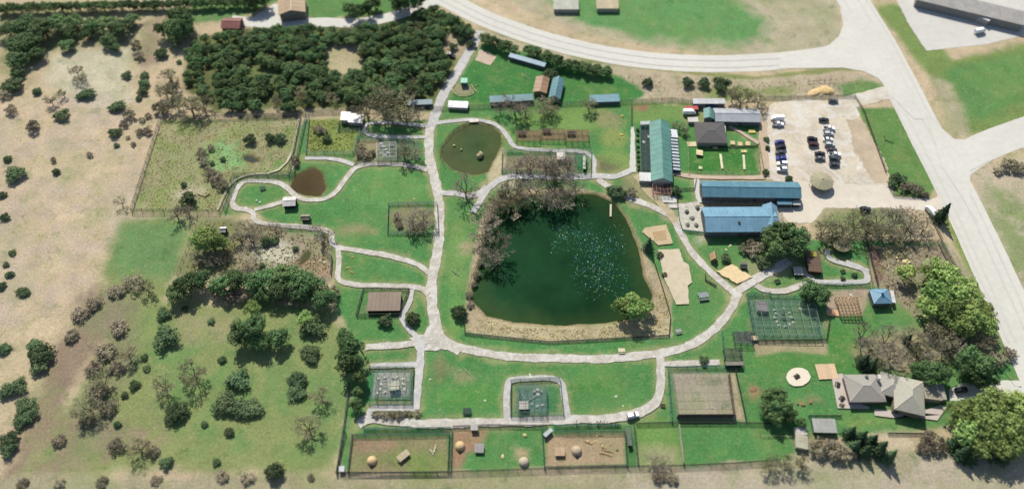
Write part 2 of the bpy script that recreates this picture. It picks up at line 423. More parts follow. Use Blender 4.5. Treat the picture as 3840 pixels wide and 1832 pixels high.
PONDS = {
 'big': ('T', [(1225, 560), (1262, 520), (1330, 492), (1440, 487), (1500, 488), (1548, 510), (1575, 550), (1600, 610), (1618, 690), (1640, 740), (1630, 775), (1590, 800), (1500, 812), (1400, 817), (1290, 808), (1225, 792), (1190, 755), (1190, 725), (1210, 660)]),
 'upper': ('T', [(1130, 345), (1160, 318), (1195, 308), (1235, 315), (1258, 335), (1262, 360), (1245, 395), (1228, 430), (1190, 440), (1140, 425), (1115, 400), (1113, 372)]),
 'brown': ('T', [(742, 440), (790, 422), (808, 435), (818, 470), (805, 492), (770, 490), (728, 478)]),
 'pool': ('K', [(1400, 590), (1470, 470), (1510, 475), (1490, 530), (1430, 585)]),
 'meadow': ('F', [(1140, 500), (1200, 500), (1290, 545), (1220, 560), (1140, 530)]),
}
for k, (r, pts) in PONDS.items():
    poly = WL(r, pts)
    s = sdist(X, Y, poly)+NZ3*1.2
    a = np.clip((s+1.2)/3.0, 0, 1); a = a*a*(3-2*a)
    gz = np.minimum(gz, -1.3*a)
    mud = np.array(C(110, 92, 62)[:3])
    am = np.clip((s+1.6)/1.2, 0, 1)[..., None]*.8
    gcol = gcol*(1-am)+mud*am

nx, ny = len(gx), len(gy)
me = bpy.data.meshes.new('ground')
co = np.stack([X, Y, gz], -1).reshape(-1, 3).astype(np.float32)
idx = np.arange(nx*ny).reshape(ny, nx)
q = np.stack([idx[:-1, :-1], idx[:-1, 1:], idx[1:, 1:], idx[1:, :-1]], -1).reshape(-1, 4)
# the sheet goes on to the horizon
far = np.array([[-4000, -4000, 0], [4000, -4000, 0], [4000, 4000, 0], [-4000, 4000, 0]], np.float32)
nb = len(co); co = np.vstack([co, far])
fc = [idx[0, 0], idx[0, -1], idx[-1, -1], idx[-1, 0]]
qq = np.array([[nb, nb+1, fc[1], fc[0]], [nb+1, nb+2, fc[2], fc[1]], [nb+2, nb+3, fc[3], fc[2]], [nb+3, nb, fc[0], fc[3]]])
q = np.vstack([q, qq])
me.vertices.add(len(co)); me.vertices.foreach_set('co', co.ravel())
me.loops.add(q.size); me.loops.foreach_set('vertex_index', q.ravel().astype(np.int32))
me.polygons.add(len(q)); me.polygons.foreach_set('loop_start', np.arange(0, q.size, 4, dtype=np.int32)); me.polygons.foreach_set('loop_total', np.full(len(q), 4, np.int32))
me.update(calc_edges=True)
at = me.color_attributes.new('cover', 'FLOAT_COLOR', 'POINT')
cc = np.ones((len(co), 4), np.float32); cc[:nb, :3] = np.clip(gcol.reshape(-1, 3), 0, 1); cc[nb:, :3] = TAN[:3]
at.data.foreach_set('color', cc.ravel())
GROUNDM = mat('ground_cover', attr='cover', rough=.95, var=.30, scale=1.1, bump=.5, bscale=1.6, spec=.1, var2=.16, scale2=.11)
nt = GROUNDM.node_tree                      # straw flecks and bare scuffs among the grass
gb = nt.nodes['Principled BSDF']; gs = gb.inputs['Base Color'].links[0].from_socket
gpos = nt.nodes.new('ShaderNodeNewGeometry')
for sc_, lo, hi, colr_, amt in ((.035, .46, .68, C(130, 154, 90), .40), (.14, .54, .72, C(146, 152, 94), .40), (.15, .30, .44, C(60, 112, 54), -.5), (.5, .56, .74, C(184, 176, 124), .55), (2.2, .58, .72, C(196, 194, 150), .5)):
    n1 = nt.nodes.new('ShaderNodeTexNoise'); n1.inputs['Scale'].default_value = sc_; n1.inputs['Detail'].default_value = 5; n1.inputs['Roughness'].default_value = .7
    nt.links.new(gpos.outputs['Position'], n1.inputs['Vector'])
    r1 = nt.nodes.new('ShaderNodeMapRange'); r1.inputs[1].default_value = lo; r1.inputs[2].default_value = hi
    if amt > 0: r1.inputs[4].default_value = amt
    else: r1.inputs[3].default_value = -amt; r1.inputs[4].default_value = 0
    nt.links.new(n1.outputs[0], r1.inputs[0])
    m1 = nt.nodes.new('ShaderNodeMix'); m1.data_type = 'RGBA'; m1.inputs[7].default_value = colr_
    nt.links.new(r1.outputs[0], m1.inputs[0]); nt.links.new(gs, m1.inputs[6]); gs = m1.outputs[2]
nt.links.new(gs, gb.inputs['Base Color'])
me.materials.append(GROUNDM)
struct(ob('ground', me))

# ---------------------------------------------------------------- sheets: water, roads, paths
def water(name, key, z, m):
    """open water, murkier and paler over the shallows"""
    r, pts = PONDS[key]; poly = WL(r, pts)
    xs = [p.x for p in poly]; ys = [p.y for p in poly]
    ax, ay = np.meshgrid(np.arange(min(xs)-4, max(xs)+4.1, 1.0), np.arange(min(ys)-4, max(ys)+4.1, 1.0))
    s = sdist(ax, ay, poly); ids = np.arange(ax.size).reshape(ax.shape)
    k = s > -2.6; f = k[:-1, :-1] & k[1:, :-1] & k[:-1, 1:] & k[1:, 1:]
    q = np.stack([ids[:-1, :-1][f], ids[:-1, 1:][f], ids[1:, 1:][f], ids[1:, :-1][f]], 1)
    b = MB(); b.v = [(float(u), float(v), z) for u, v in zip(ax.ravel(), ay.ravel())]; b.f = [tuple(int(t) for t in w_) for w_ in q]
    deep, shal = np.array(WDEEP[key]), np.array(WSHAL[key])
    t = np.clip((s+fbm(ax, ay, 12, 21)*9)/9.0, 0, 1)[..., None]
    t2 = (fbm(ax, ay, 26, 23)*.9+1.0)[..., None]
    c = np.ones(ax.shape+(4,), np.float32); c[..., :3] = (shal*(1-t)+deep*t)*t2
    o = b.build(name, m); a_ = o.data.color_attributes.new('murk', 'FLOAT_COLOR', 'POINT'); a_.data.foreach_set('color', c.reshape(-1).astype(np.float32))
    struct(o)
WDEEP = {'big': (.009, .035, .014), 'upper': (.044, .072, .028), 'brown': (.046, .031, .012), 'pool': (.044, .06, .03), 'meadow': (.03, .045, .045)}
WSHAL = {'big': (.022, .046, .016), 'upper': (.055, .068, .028), 'brown': (.062, .046, .02), 'pool': (.06, .06, .03), 'meadow': (.04, .05, .04)}
WATERM = mat('murky_water', attr='murk', rough=.3, var=.16, scale=.15, bump=.15, bscale=.9, spec=.003)
for k_ in ('big', 'upper', 'brown', 'pool', 'meadow'): water('pond_water', k_, -.42, WATERM)

ROADM = mat('pale_concrete', C(222, 219, 208), .9, .07, .4, bump=.1, var2=.07, scale2=.04)
GRAVEL = mat('gravel_path', C(200, 193, 180), .95, .16, .6, bump=.3, var2=.12, scale2=.16)
ASPH = mat('old_asphalt', C(196, 194, 190), .95, .12, .5, bump=.2, var2=.10, scale2=.1)
LOTM = mat('gravel_lot', C(216, 204, 182), .95, .10, .6, bump=.3, var2=.22, scale2=.07)
for LM_ in (LOTM, GRAVEL, ASPH):
  nt = LM_.node_tree                         # swirls of whiter, packed gravel
  gb = nt.nodes['Principled BSDF']; gs = gb.inputs['Base Color'].links[0].from_socket
  gpos = nt.nodes.new('ShaderNodeNewGeometry')
  for sc_, dis, lo, hi, colr_, amt in ((.07 if LM_ is LOTM else .13, 2.5, .48, .60, C(228, 226, 218), .6 if LM_ is not ASPH else .35), (.22, 4.0, .56, .66, C(246, 240, 228), .5), (.3, 3.0, .60, .70, C(166, 152, 124), .45 if LM_ is LOTM else .4)):
      n1 = nt.nodes.new('ShaderNodeTexNoise'); n1.inputs['Scale'].default_value = sc_; n1.inputs['Detail'].default_value = 5; n1.inputs['Distortion'].default_value = dis
      nt.links.new(gpos.outputs['Position'], n1.inputs['Vector'])
      r1 = nt.nodes.new('ShaderNodeMapRange'); r1.inputs[1].default_value = lo; r1.inputs[2].default_value = hi; r1.inputs[4].default_value = amt
      nt.links.new(n1.outputs[0], r1.inputs[0])
      m1 = nt.nodes.new('ShaderNodeMix'); m1.data_type = 'RGBA'; m1.inputs[7].default_value = colr_
      nt.links.new(r1.outputs[0], m1.inputs[0]); nt.links.new(gs, m1.inputs[6]); gs = m1.outputs[2]
  nt.links.new(gs, gb.inputs['Base Color'])
SHEETZ = [0.03]
def nextz():
    SHEETZ[0] += .007
    return SHEETZ[0]
def smooth_line(p, closed=False):
    for _ in range(2):
        q = [p[0]]
        for a, b in zip(p[:-1], p[1:]):
            q += [a.lerp(b, .25), a.lerp(b, .75)]
        p = q+[p[-1]]
    out = [p[0]]
    for a, b in zip(p[:-1], p[1:]):
        n = max(1, int((b-a).length/1.1))
        out += [a.lerp(b, i/n) for i in range(1, n+1)]
    return out
PATHS = []
def ribbon(name, reg, pts, w, m, rag=.25, par=None):
    p = smooth_line(WL(reg, pts)); z = nextz(); b = MB(); n = len(p)
    if name == 'path': PATHS.append((p[::2]+[p[-1]], w))
    ph = [RNG.uniform(0, 6) for _ in range(6)]
    for i, c in enumerate(p):
        t = (p[min(n-1, i+1)]-p[max(0, i-1)]); t.z = 0
        if t.length < 1e-6: t = Vector((1, 0, 0))
        t.normalize(); s = Vector((-t.y, t.x, 0))
        k = [w*(.46 if name == 'path' else .5)+rag*1.0*(.55*math.sin(i*.23+ph[j])+.35*math.sin(i*.61+ph[j+2])+.25*math.sin(i*1.37+ph[j+4])+RNG.uniform(-.25, .25)) for j in range(2)]
        zz = z+.001*(i % 5)
        b.v += [tuple((c+s*k[0])[:2])+(zz,), tuple((c-s*k[1])[:2])+(zz,)]
        if i: b.f.append((2*i-2, 2*i-1, 2*i+1, 2*i))
    return struct(b.build(name, m))
def sheet(name, reg, pts, m, rag=.2, h=0.0):
    p = WL(reg, pts); q = []
    for a, b in zip(p, p[1:]+p[:1]):
        n = max(1, int((b-a).length/1.3))
        q += [a.lerp(b, i/n)+Vector((RNG.uniform(-rag, rag), RNG.uniform(-rag, rag), 0)) for i in range(n)]
    z = nextz(); b = MB(); b.v = [(v.x, v.y, z+h) for v in q]; b.f = [tuple(range(len(q)-1, -1, -1))]
    o = b.build(name, m)
    if o.data.polygons[0].normal.z < 0: o.data.flip_normals()
    return struct(o)

ribbon('road', 'T', [(2060, -160), (2110, -60), (2146, 0), (2215, 110), (2325, 330), (2405, 480), (2490, 660), (2580, 860), (2680, 1080)], 17.5, ROADM, .1)
ribbon('road', 'T', [(1000, -60), (1120, -4), (1225, 52), (1400, 112), (1600, 152), (1800, 163), (2000, 152), (2130, 130), (2230, 110)], 12.0, ROADM, .1)
ribbon('road', 'T', [(2395, 420), (2460, 375), (2560, 335), (2700, 290)], 15, ROADM, .1)
ribbon('driveway', 'T', [(580, 50), (680, 62), (800, 55), (900, 60), (1000, 40), (1085, 8), (1150, -10)], 7, ROADM, .2)
sheet('driveway', 'T', [(620, 55), (690, 10), (770, 12), (775, 60), (700, 75)], ROADM)
sheet('driveway', 'T', [(2240, -30), (2640, -30), (2640, 75), (2480, 112), (2330, 128), (2285, 60)], mat('far_pavement', C(216, 213, 204), .9, .06, .3, var2=.08))
sheet('parking_lot', 'T', [(2020, 248), (2150, 262), (2165, 300), (2220, 400), (2248, 470), (2240, 500), (2030, 470), (1925, 450), (1920, 300), (1935, 262)], LOTM, .5)
sheet('parking_lot', 'T', [(2130, 300), (2168, 300), (2222, 400), (2245, 462), (2200, 460), (2150, 380)], mat('tan_gravel', C(200, 182, 156), .95, .12, .5, var2=.2, scale2=.08), .8)
sheet('yard', 'T', [(2005, 452), (2060, 462), (2240, 466), (2252, 494), (2340, 500), (2362, 492), (2378, 524), (2345, 530), (2200, 522), (2075, 524), (2045, 560), (1985, 560), (1945, 515), (2010, 500)], mat('pale_yard', C(226, 216, 198), .95, .08, .4, var2=.08), .4)
ribbon('driveway', 'T', [(2105, 262), (2170, 250), (2215, 238), (2252, 230)], 8, LOTM, .4)
sheet('driveway', 'R', [(1500, 440), (1640, 385), (1800, 400), (1900, 370), (2200, 370), (2200, 560), (1990, 530), (1500, 530)], ROADM, .15)
LANE = mat('worn_lane', C(217, 214, 204), .9, .06, .4)
for off in (-42, -24, 12, 34):
    ribbon('lane_line', 'T', [(2060+off, -160), (2110+off, -60), (2146+off, 0), (2215+off, 110), (2325+off, 330), (2405+off, 480), (2490+off, 660), (2580+off, 860)], .8, LANE, .1)
for dy in (-8, 9):
    ribbon('lane_line', 'T', [(1000, -60+dy), (1120, -4+dy), (1225, 52+dy), (1400, 112+dy), (1600, 152+dy), (1800, 163+dy), (1990, 153+dy)], .9, LANE, .15)
sheet('road', 'T', [(1960, 139), (2040, 128), (2085, 114), (2110, 92), (2122, 62), (2112, 20), (2200, 60), (2320, 300), (2300, 300), (2262, 262), (2236, 236), (2226, 216), (2208, 197), (2172, 180), (2120, 171), (1960, 173)], ROADM, .05)
sheet('road', 'T', [(2330, 290), (2400, 350), (2440, 352), (2480, 340), (2500, 400), (2440, 430), (2440, 500), (2460, 560), (2370, 420)], ROADM, .05)
ribbon('path', 'T', [(1208, 78), (1195, 110), (1150, 180), (1103, 262), (1080, 330)], 5, ASPH, .4)
sheet('path', 'C', [(200, 310), (240, 215), (330, 240), (395, 285), (340, 360)], mat('tan_pad', C(206, 186, 164), .95, .1, .5, var2=.1))
ribbon('path', 'T', [(1080, 318), (1078, 380), (1097, 470), (1110, 540), (1102, 620), (1086, 700), (1088, 780), (1100, 850)], 4.5, GRAVEL, .5)
ribbon('path', 'T', [(1062, 850), (1080, 800), (1120, 862), (1210, 890), (1390, 903), (1560, 901), (1690, 886), (1780, 846), (1835, 790), (1855, 735)][2:], 3.6, GRAVEL, .4)
ribbon('path', 'T', [(1095, 825), (1110, 855), (1160, 880)], 5, GRAVEL, .5)
ribbon('path', 'T', [(1858, 745), (1800, 695), (1742, 640), (1712, 590), (1692, 542), (1640, 518), (1580, 500), (1530, 470), (1505, 450)], 3.2, GRAVEL, .4)
ribbon('path', 'T', [(1700, 560), (1680, 530), (1640, 490), (1600, 440)], 4, mat('worn_track', C(190, 176, 142), .95, .2, .5, var2=.15), .6)
ribbon('path', 'T', [(1840, 742), (1890, 708), (1935, 685), (1985, 655)], 4.2, GRAVEL, .4)
ribbon('path', 'T', [(1078, 312), (1150, 304), (1200, 300), (1250, 312), (1278, 342), (1290, 374), (1380, 379), (1494, 381), (1494, 440)], 2.2, ASPH, .25)
ribbon('path', 'T', [(1190, 535), (1225, 475), (1262, 444), (1380, 446), (1500, 443), (1545, 447), (1590, 428)], 3.2, ASPH, .4)
sheet('path', 'L', [(690, 545), (800, 520), (850, 420), (930, 470), (980, 555), (1050, 625), (900, 640), (740, 640)], GRAVEL, .4)
ribbon('path', 'T', [(1104, 486), (1150, 488), (1195, 495), (1225, 470)], 3, ASPH, .4)
sheet('path', 'D', [(178, 480), (215, 480), (232, 950), (165, 935)], mat('pale_slab', C(214, 214, 206), .9, .08, .6))
ribbon('path', 'T', [(1076, 428), (1040, 418), (960, 411), (895, 416), (872, 448), (842, 490), (805, 506), (745, 498), (716, 462), (660, 455), (602, 455), (576, 524), (640, 528), (640, 562), (740, 570), (838, 578), (832, 612), (862, 626), (980, 642), (1050, 662), (1085, 692)], 2.5, GRAVEL, .3)
ribbon('path', 'T', [(890, 416), (846, 398), (768, 398)], 2.2, ASPH, .25)
ribbon('path', 'T', [(640, 528), (690, 515), (740, 498)], 2.6, GRAVEL, .4)
ribbon('path', 'T', [(1078, 346), (1000, 345), (918, 343), (914, 312), (960, 308), (1010, 312), (1080, 318)], 2.2, ASPH, .25)
ribbon('path', 'T', [(850, 625), (853, 670), (846, 714), (960, 718), (1055, 722), (1078, 740)], 2.4, GRAVEL, .3)
ribbon('path', 'T', [(1098, 852), (1062, 858), (1020, 868), (920, 873)], 3, GRAVEL, .3)
ribbon('path', 'T', [(1062, 858), (1030, 830), (1005, 795), (1030, 770), (1038, 728)], 2.2, ASPH, .3)
ribbon('path', 'T', [(1062, 850), (1056, 910), (1046, 1030)], 3.2, ASPH, .3)
ribbon('path', 'T', [(932, 920), (1055, 917)], 2.4, ASPH, .25)
ribbon('path', 'T', [(902, 1068), (930, 1052), (1000, 1062), (1140, 1066), (1280, 1060), (1440, 1056), (1560, 1050), (1630, 1030), (1660, 1005), (1663, 950), (1660, 890)], 3.6, GRAVEL, .4)
ribbon('path', 'T', [(936, 1052), (925, 1030), (980, 1026), (1045, 1028)], 2.4, ASPH, .3)
ribbon('path', 'T', [(1276, 1055), (1274, 965), (1290, 952), (1412, 948), (1420, 1000), (1428, 1052)], 2.5, ASPH, .2)
ribbon('path', 'T', [(1668, 914), (1740, 914), (1810, 912)], 2.4, GRAVEL, .3)
ribbon('path', 'Q', [(640, 190), (700, 240), (900, 260), (1100, 190), (1240, 140), (1150, 80), (1120, 10)], 2.6, GRAVEL, .3)
ribbon('path', 'Q', [(1230, 150), (1400, 160), (1780, 165), (1790, 100), (1740, 20), (1560, -40)], 2.6, ASPH, .3)
ribbon('path', 'J', [(580, 830), (500, 790), (300, 745), (220, 700), (230, 640)], 2.4, ASPH, .3)
ribbon('path', 'D', [(610, 955), (750, 985), (950, 1000), (1300, 1005), (1540, 1000)], 2.2, mat('tan_pad', None), .25)
ribbon('path', 'D', [(1180, 480), (1280, 520), (1400, 600), (1490, 650)], 2.0, mat('tan_pad', None), .3)
ribbon('path', 'D', [(1540, 430), (1530, 600), (1540, 800), (1560, 990)], 4.0, mat('tan_track', C(200, 180, 152), .95, .15, .5), .3)
ribbon('path', 'I', [(520, 180), (530, 380), (590, 375), (850, 360), (1130, 375)], 2.4, mat('pale_slab', None), .15)
sheet('planting_bed', 'I', [(590, 392), (850, 378), (1125, 388), (1128, 430), (850, 425), (585, 436)], mat('straw_bed', C(176, 164, 128), .95, .3, .9, var2=.2, scale2=.3), .15)
sheet('path', 'I', [(168, 338), (335, 335), (335, 400), (215, 395)], mat('pale_slab', None), .15)
sheet('path', 'I', [(360, 440), (570, 430), (585, 670), (390, 650), (350, 560)], mat('pale_gravel_bed', C(206, 202, 186), .95, .2, .8, var2=.1), .3)
ribbon('path', 'I', [(260, 430), (400, 420), (550, 400)], 2.6, GRAVEL, .3)
sheet('paved_court', 'I', [(165, 830), (360, 820), (400, 940), (445, 965), (480, 1130), (440, 1160), (450, 1330), (330, 1330), (215, 1080)], mat('court_concrete', C(214, 200, 172), .9, .08, .4, var2=.12, scale2=.1), .15)
sheet('play_pad', 'I', [(15, 665), (50, 625), (240, 598), (305, 770), (170, 790)], mat('wood_chip_pad', C(206, 186, 148), .95, .15, .8), .15)
sheet('sand_pit', 'I', [(700, 1030), (840, 960), (1030, 1080), (900, 1150)], mat('sand', C(240, 214, 166), .95, .15, .7, bump=.4), .4)
sheet('terrace', 'R', [(560, 330), (650, 318), (735, 540), (860, 580), (860, 600), (612, 592)], mat('terrace_stone', C(206, 194, 182), .9, .08, .6), .02)
sheet('terrace', 'R', [(900, 600), (1060, 610), (1130, 650), (1400, 690), (1480, 580), (1420, 570), (1200, 640), (1060, 670), (905, 650)], mat('terrace_stone', None), .02)
sheet('terrace', 'R', ell(300, 345, 96, 74, 16), mat('fire_circle', C(240, 228, 204), .95, .06, .8), .2)
# trodden edges beside the paths
for p_, w_ in PATHS:
    xs = [q_.x for q_ in p_]; ys = [q_.y for q_ in p_]; mg = w_+4
    i0 = max(0, int((min(xs)-mg-GX0)/GS)); i1 = min(nx, int((max(xs)+mg-GX0)/GS)+2); j0 = max(0, int((min(ys)-mg-GY0)/GS)); j1 = min(ny, int((max(ys)+mg-GY0)/GS)+2)
    S = (slice(j0, j1), slice(i0, i1)); d2 = np.full(X[S].shape, 1e9)
    for q_ in p_: d2 = np.minimum(d2, (X[S]-q_.x)**2+(Y[S]-q_.y)**2)
    a = np.clip(1.25-(np.sqrt(d2)-w_/2)/1.6+NZ3[S]*2.2+NZ[S]*1.5, 0, 1)[..., None]*.5
    gcol[S] = gcol[S]*(1-a)+np.array(C(176, 166, 122)[:3])*a
cc[:nb, :3] = np.clip(gcol.reshape(-1, 3), 0, 1)
at = bpy.data.meshes['ground'].color_attributes['cover']
at.data.foreach_set('color', cc.ravel())
ribbon('kerb', 'T', [(753, 300), (725, 436), (590, 439), (548, 530)], .9, mat('pale_kerb', C(206, 204, 172), .9, .15, .6), .15)
# ---------------------------------------------------------------- figures
def skin(name, pts, edges, m, sub=1):
    me = bpy.data.meshes.new('tmp'); me.from_pydata([p[:3] for p in pts], edges, [])
    o = bpy.data.objects.new('tmp', me); COL.objects.link(o)
    md = o.modifiers.new('s', 'SKIN'); sb = o.modifiers.new('u', 'SUBSURF'); sb.levels = sub
    for i, p in enumerate(pts):
        v = me.skin_vertices[0].data[i]; v.radius = (p[3], p[3]); v.use_root = (i == 0)
    dg = bpy.context.evaluated_depsgraph_get(); dg.update()
    out = bpy.data.meshes.new_from_object(o.evaluated_get(dg)); out.name = name
    out.materials.clear(); out.materials.append(m)
    bpy.data.objects.remove(o)
    return out
def person_meshes(step, arm):
    s = step
    pts = [(0, 0, .95, .13), (0, 0, 1.15, .13), (0, 0, 1.38, .15), (0, 0, 1.5, .06), (.02, 0, 1.6, .095), (.02, 0, 1.7, .085),
           (0, .2, 1.4, .06), (arm*.1, .27, 1.12, .048), (arm*.25, .27, .88, .038), (arm*.28, .27, .78, .035), (0, -.2, 1.4, .06), (-arm*.1, -.27, 1.12, .048), (-arm*.2, -.27, .88, .038), (-arm*.2, -.27, .78, .035),
           (0, .1, .9, .09), (s*.15, .1, .5, .07), (s*.25, .1, .08, .05), (s*.25+.14, .1, .04, .04), (0, -.1, .9, .09), (-s*.1, -.1, .5, .07), (-s*.3, -.1, .08, .05), (-s*.3+.14, -.1, .04, .04)]
    ed = [(0, 1), (1, 2), (2, 3), (3, 4), (4, 5), (2, 6), (6, 7), (7, 8), (8, 9), (2, 10), (10, 11), (11, 12), (12, 13), (0, 14), (14, 15), (15, 16), (16, 17), (0, 18), (18, 19), (19, 20), (20, 21)]
    big = lambda q, k: tuple(q[:3])+(q[3]+k,)
    body = skin('body', pts, ed, SKIN)
    shirt = skin('shirt', [big(pts[i], .022) for i in (0, 1, 2, 6, 7, 10, 11)], [(0, 1), (1, 2), (2, 3), (3, 4), (2, 5), (5, 6)], OBJ)
    trs = skin('trousers', [big(pts[i], .025) for i in (0, 14, 15, 16, 18, 19, 20)], [(0, 1), (1, 2), (2, 3), (0, 4), (4, 5), (5, 6)], OBJ)
    hair = MB().lathe([(.1, 1.62), (.115, 1.68), (.11, 1.75), (.07, 1.81), (.02, 1.83)], 10, (0, 0, 0)).mesh('hair', OBJ, True)
    return body, shirt, trs, hair
PM = [person_meshes(.0, .2), person_meshes(.5, .6), person_meshes(-.4, -.5)]
# ---------------------------------------------------------------- vegetation
def npmesh(name, v, f, m):
    me = bpy.data.meshes.new(name)
    v = np.asarray(v, np.float32); f = np.asarray(f, np.int32); k = f.shape[1]
    me.vertices.add(len(v)); me.vertices.foreach_set('co', v.ravel())
    me.loops.add(f.size); me.loops.foreach_set('vertex_index', f.ravel())
    me.polygons.add(len(f)); me.polygons.foreach_set('loop_start', np.arange(0, f.size, k, dtype=np.int32)); me.polygons.foreach_set('loop_total', np.full(len(f), k, np.int32))
    me.update(calc_edges=True)
    me.materials.append(m)
    return me

def leafmat(name, col, var=.35, trans=.15):
    m = mat(name, col, .7, var, .55, spec=.15, trans=trans)
    nt = m.node_tree; nd, lk = nt.nodes, nt.links      # every plant a little different
    b = nd['Principled BSDF']; src = b.inputs['Base Color'].links[0].from_socket
    oi = nd.new('ShaderNodeObjectInfo'); mr = nd.new('ShaderNodeMapRange')
    mr.inputs[3].default_value = .62; mr.inputs[4].default_value = 1.5
    lk.new(oi.outputs['Random'], mr.inputs[0])
    mx = nd.new('ShaderNodeVectorMath'); mx.operation = 'MULTIPLY'
    lk.new(src, mx.inputs[0]); lk.new(mr.outputs[0], mx.inputs[1]); hs = nd.new('ShaderNodeHueSaturation'); m2 = nd.new('ShaderNodeMath'); m2.operation = 'MULTIPLY_ADD'
    m3 = nd.new('ShaderNodeMath'); m3.operation = 'FRACT'; m4 = nd.new('ShaderNodeMath'); m4.operation = 'MULTIPLY'; m4.inputs[1].default_value = 7.31
    lk.new(oi.outputs['Random'], m4.inputs[0]); lk.new(m4.outputs[0], m3.inputs[0]); lk.new(m3.outputs[0], m2.inputs[0]); m2.inputs[1].default_value = .045; m2.inputs[2].default_value = .472
    lk.new(m2.outputs[0], hs.inputs['Hue']); lk.new(mx.outputs[0], hs.inputs['Color']); lk.new(hs.outputs[0], b.inputs['Base Color'])
    return m

LEAF = {'E': leafmat('evergreen_leaf', (.092, .156, .058, 1)), 'S': leafmat('spruce_needle', (.056, .11, .05, 1)),
        'B': leafmat('bush_leaf', (.095, .145, .066, 1)), 'R': leafmat('dry_scrub', (.27, .24, .165, 1), .3, .3),
        'G': leafmat('spring_leaf', (.235, .335, .105, 1), .3, .3), 'P': leafmat('bud', (.25, .24, .14, 1), .3, .2),
        'D': leafmat('twig', (.25, .225, .165, 1), .3, 0)}

def quads(P, N, size, rng):
    n = len(P)
    a = np.cross(N, rng.normal(size=(n, 3))); a /= np.linalg.norm(a, axis=1)[:, None]+1e-9
    b = np.cross(N, a)
    s = (size*rng.uniform(.6, 1.3, n))[:, None]; t = s*rng.uniform(.5, 1, n)[:, None]
    v = np.stack([P-a*s, P-b*t, P+a*s, P+b*t], 1).reshape(-1, 3)
    return v, np.arange(4*n).reshape(n, 4)

def crown_mesh(kind, seed):
    rng = np.random.RandomState(seed)
    nc, nl, sz = {'E': (64, 46, .068), 'B': (46, 42, .08), 'R': (30, 26, .085), 'G': (52, 36, .075), 'S': (0, 0, .08)}[kind]
    Ps, Ns = [], []
    if kind == 'S':
        for k in range(1900):
            h = rng.uniform(0, 1)**1.4
            ring = math.floor(h*11)/11
            a = rng.uniform(0, 2*math.pi)
            rad = (1-h)*(.72+.28*math.cos(a*6+ring*40))*(1-.35*(h*11 % 1))*math.sqrt(rng.uniform(.25, 1))
            Ps.append((rad*math.cos(a), rad*math.sin(a), .25+2.2*h-.12*rad)); Ns.append((math.cos(a)*.6, math.sin(a)*.6, .8))
        P = np.array(Ps); N = np.array(Ns)+rng.normal(scale=.45, size=(len(Ps), 3))
    else:
        cz, rz = {'E': (1.05, .95), 'B': (.5, .55), 'R': (.45, .5), 'G': (1.05, .8)}[kind]
        for k in range(nc):
            d = rng.normal(size=3); d /= np.linalg.norm(d)
            if d[2] < -.35: d[2] = -d[2]
            rr = rng.uniform(.45, .84)*(1+.18*math.sin(3*math.atan2(d[1], d[0])+seed))
            c = d*rr; cr = rng.uniform(.2, .36)
            e = rng.normal(size=(nl, 3)); e /= np.linalg.norm(e, axis=1)[:, None]
            e[:, 2] = np.where(e[:, 2] < -.3, -e[:, 2], e[:, 2])
            Ps.append(c+e*cr*rng.uniform(.6, 1.05, (nl, 1))); Ns.append(e+rng.normal(scale=.4, size=(nl, 3)))
        P = np.vstack(Ps); N = np.vstack(Ns)
        P[:, 2] = cz+P[:, 2]*rz
        P[:, 2] = np.maximum(P[:, 2], .04)
    N /= np.linalg.norm(N, axis=1)[:, None]+1e-9
    v, f = quads(P, N, sz, rng)
    return npmesh('crown', v, f, LEAF[kind])

def bare_meshes(seed, budm=None):
    """limbs and a crown of fine twigs, unit crown radius"""
    rng = random.Random(seed); big = MB(); segs = []; tips = []
    def grow(p, d, L, r, lev):
        q = p+d*L
        if lev <= 2: big.tube(p, q, r, r*.65, 5)
        else: segs.append((p, q, r))
        if lev >= 5:
            tips.append(q); return
        n = 3 if lev < 4 else 4
        for i in range(n):
            ax = Vector((rng.gauss(0, 1), rng.gauss(0, 1), rng.gauss(0, .55)))
            nd = (d*.75+ax*.55).normalized()
            if nd.z < -.1: nd.z = abs(nd.z)*.4
            grow(p.lerp(q, rng.uniform(.55, 1)) if i else q, nd.normalized(), L*rng.uniform(.62, .86), r*.62, lev+1)
    big.tube((0, 0, -.03), (0, 0, .4), .06, .05, 6)
    for i in range(5):
        a = i*1.257+rng.uniform(-.3, .3)
        grow(Vector((0, 0, .36)), Vector((math.cos(a)*.75, math.sin(a)*.75, .75)).normalized(), rng.uniform(.36, .46), .036, 1)
    v, f = [], []
    for p, q, r in segs:
        d = (q-p).normalized(); a = d.cross(Vector((.3, .2, 1))).normalized(); b = d.cross(a); o = len(v)
        w = max(.0085, r*.8)
        for c, k in ((p, w), (q, w*.7)):
            for t in (0, 2.09, 4.19): v.append(c+a*(k*math.cos(t))+b*(k*math.sin(t)))
        f += [(o, o+1, o+4, o+3), (o+1, o+2, o+5, o+4), (o+2, o, o+3, o+5)]
    V = np.array([tuple(x) for x in v]); F = np.array(f)
    m = LEAF['D']
    if budm:
        rs = np.random.RandomState(seed)
        T = np.array([tuple(t) for t in tips]); T = np.repeat(T, 1, 0)+rs.normal(scale=.03, size=(len(T), 3))
        N = rs.normal(size=T.shape); N /= np.linalg.norm(N, axis=1)[:, None]
        lv, lf = quads(T, N, .035, rs)
        F = np.vstack([F, lf+len(V)]); V = np.vstack([V, lv]); m = budm
    s = 1.0/np.percentile(np.hypot(V[:, 0], V[:, 1]), 97)
    V = V*s; big.v = [tuple(Vector(x)*s) for x in big.v]
    return big.mesh('trunk', BARK), npmesh('crown', V, F, m)

